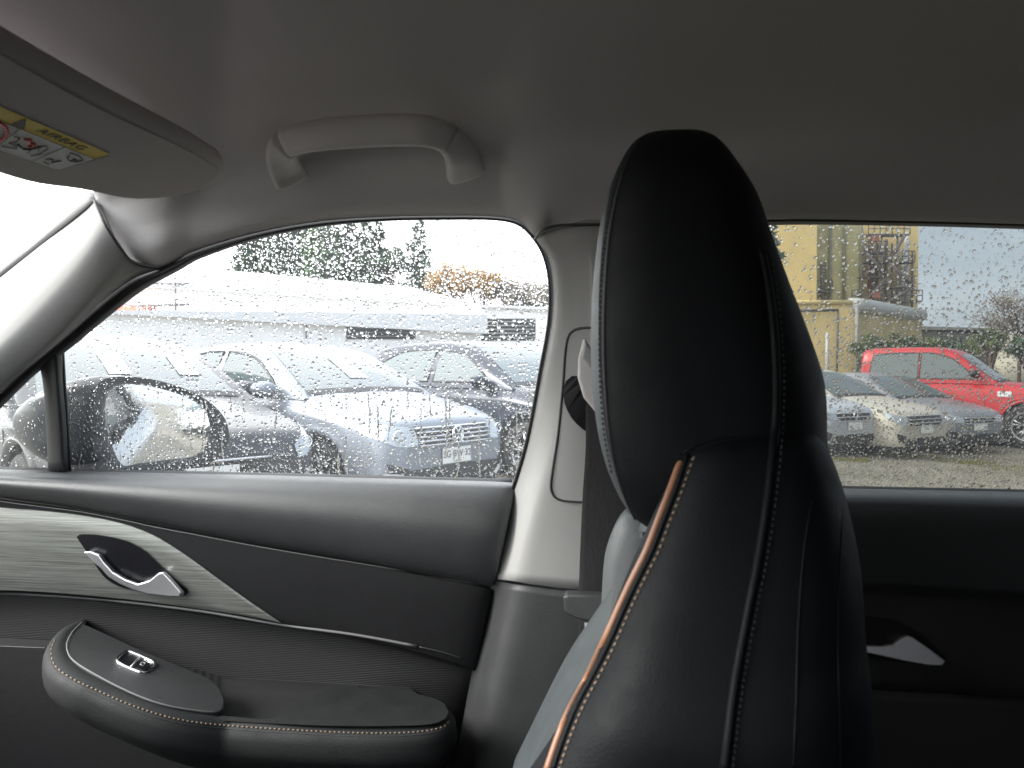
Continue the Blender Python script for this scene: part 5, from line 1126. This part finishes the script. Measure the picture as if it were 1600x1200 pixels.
vo = [(346, 262), (352, 272), (345, 284), (320, 297), (280, 308), (230, 314), (195, 312), (165, 306), (130, 299), (60, 290), (0, 274), (-180, 215), (-420, 130), (-420, -160), (-180, -25), (0, 76), (120, 140), (230, 198), (300, 234)]
oo = [PV(a, b_) for a, b_ in vo]; oo = cat_rom(oo+[oo[0]], 90)[:-1]
cen = sum(oo, Vector())/len(oo); rgs = []
for s_, dz in ((.965, -.0), (.985, .0015), (1.0, .007), (1.0, .014), (.985, .02), (.96, .022)):
    rgs.append([cen+(p-cen)*1.0-(p-cen).normalized()*((1-s_)*.28) - vn*dz for p in oo])
nv2 = len(oo); vv = [p for r_ in rgs for p in r_]; ff = grid_faces(len(rgs), nv2, True)+[tuple(range(nv2)), tuple((len(rgs)-1)*nv2+k for k in range(nv2))[::-1]]
vb = link('visor_body', vv, ff, VISOR); child(vb, vz)
vb.data.polygons[-1].use_smooth = False; vb.data.polygons[-2].use_smooth = False
# warning label
def lab(px, py, o=.0006): return PV(px, py, o)
LQ = [(0, 164), (172, 236), (178, 241), (172, 245), (92, 265), (80, 263), (0, 233)]
A_, B_, C_, D_ = PV(-60, 137), PV(177, 240), PV(90, 266), PV(-90, 205)      # corners of the printed label
def LT(u, v_, o=.0006): return A_.lerp(B_, u).lerp(D_.lerp(C_, u), v_)+vn*o
fill('label_sheet', [LT(0, 0, .0003), LT(.97, 0, .0003), LT(1, .03, .0003), LT(1, .96, .0003), LT(.96, 1, .0003), LT(0, 1, .0003)], WHT, vz)
ly = fill('label_band', [LT(.0, .02, .0006), LT(.968, .02, .0006), LT(.99, .04, .0006), LT(.99, .30, .0006), LT(0, .30, .0006)], YEL, vz)
def lines(name, segs, r_, material):
    v_, f_ = join_tubes([(LT(*a, .0009), LT(*b_, .0009), r_) for a, b_ in segs], 4); o = link(name, v_, f_, material); child(o, vz); return o
def lp(pts): return list(zip(pts, pts[1:]))
lines('label_border', lp([(0, .015), (.97, .015), (.993, .05), (.993, .95), (.96, .985), (0, .985)])+[((0, .30), (.99, .30)), ((.735, .30), (.735, .985)), ((.40, .30), (.40, .985))], .00025, INK)
tm = text_mesh('AIRBAG', .0145, INK, 'label_lettering', .0001, 1.12); xd = (B_-A_).normalized(); ydv = (A_-D_).normalized()
tm.matrix_world = frame_of(LT(.665, .165, .0010), xd, ydv); child(tm, vz); tm.matrix_parent_inverse = vz.matrix_world.inverted()
fill('warning_triangle', [LT(.335, .28, .001), LT(.375, .04, .001), LT(.425, .28, .001)], INK, vz)
th = np.linspace(0, 6.2832, 25)
lines('ban_ring', lp([(0.265+.115*math.cos(a), .64+.30*math.sin(a)) for a in th])+[((.18, .42), (.35, .86))], .0016, RED)
lines('seat_pictogram', lp([(.42, .52), (.46, .50), (.47, .62), (.44, .72), (.50, .72), (.53, .80), (.42, .86)])+lp([(.62, .80), (.60, .62), (.64, .45), (.68, .5), (.70, .7), (.665, .85)])+lp([(.64, .60), (.66, .66)]), .0004, INK)
lines('airbag_pictogram', lp([(.49, .50), (.52, .44), (.54, .54), (.57, .50), (.585, .60), (.56, .62), (.585, .56)]), .0013, RED)
lines('curve_pictogram', lp([(.50, .68), (.56, .74), (.61, .66), (.625, .52)]), .0009, INK)
lines('book_pictogram', lp([(.82, .40), (.88, .38), (.93, .42), (.96, .46), (.95, .58), (.90, .60), (.86, .55), (.84, .46)])+lp([(.90, .50), (.94, .52)])+lp([(.90, .53), (.94, .55)])+lp([(.78, .80), (.81, .72), (.84, .80), (.87, .68), (.85, .84)])+lp([(.80, .88), (.86, .90)]), .0005, INK)
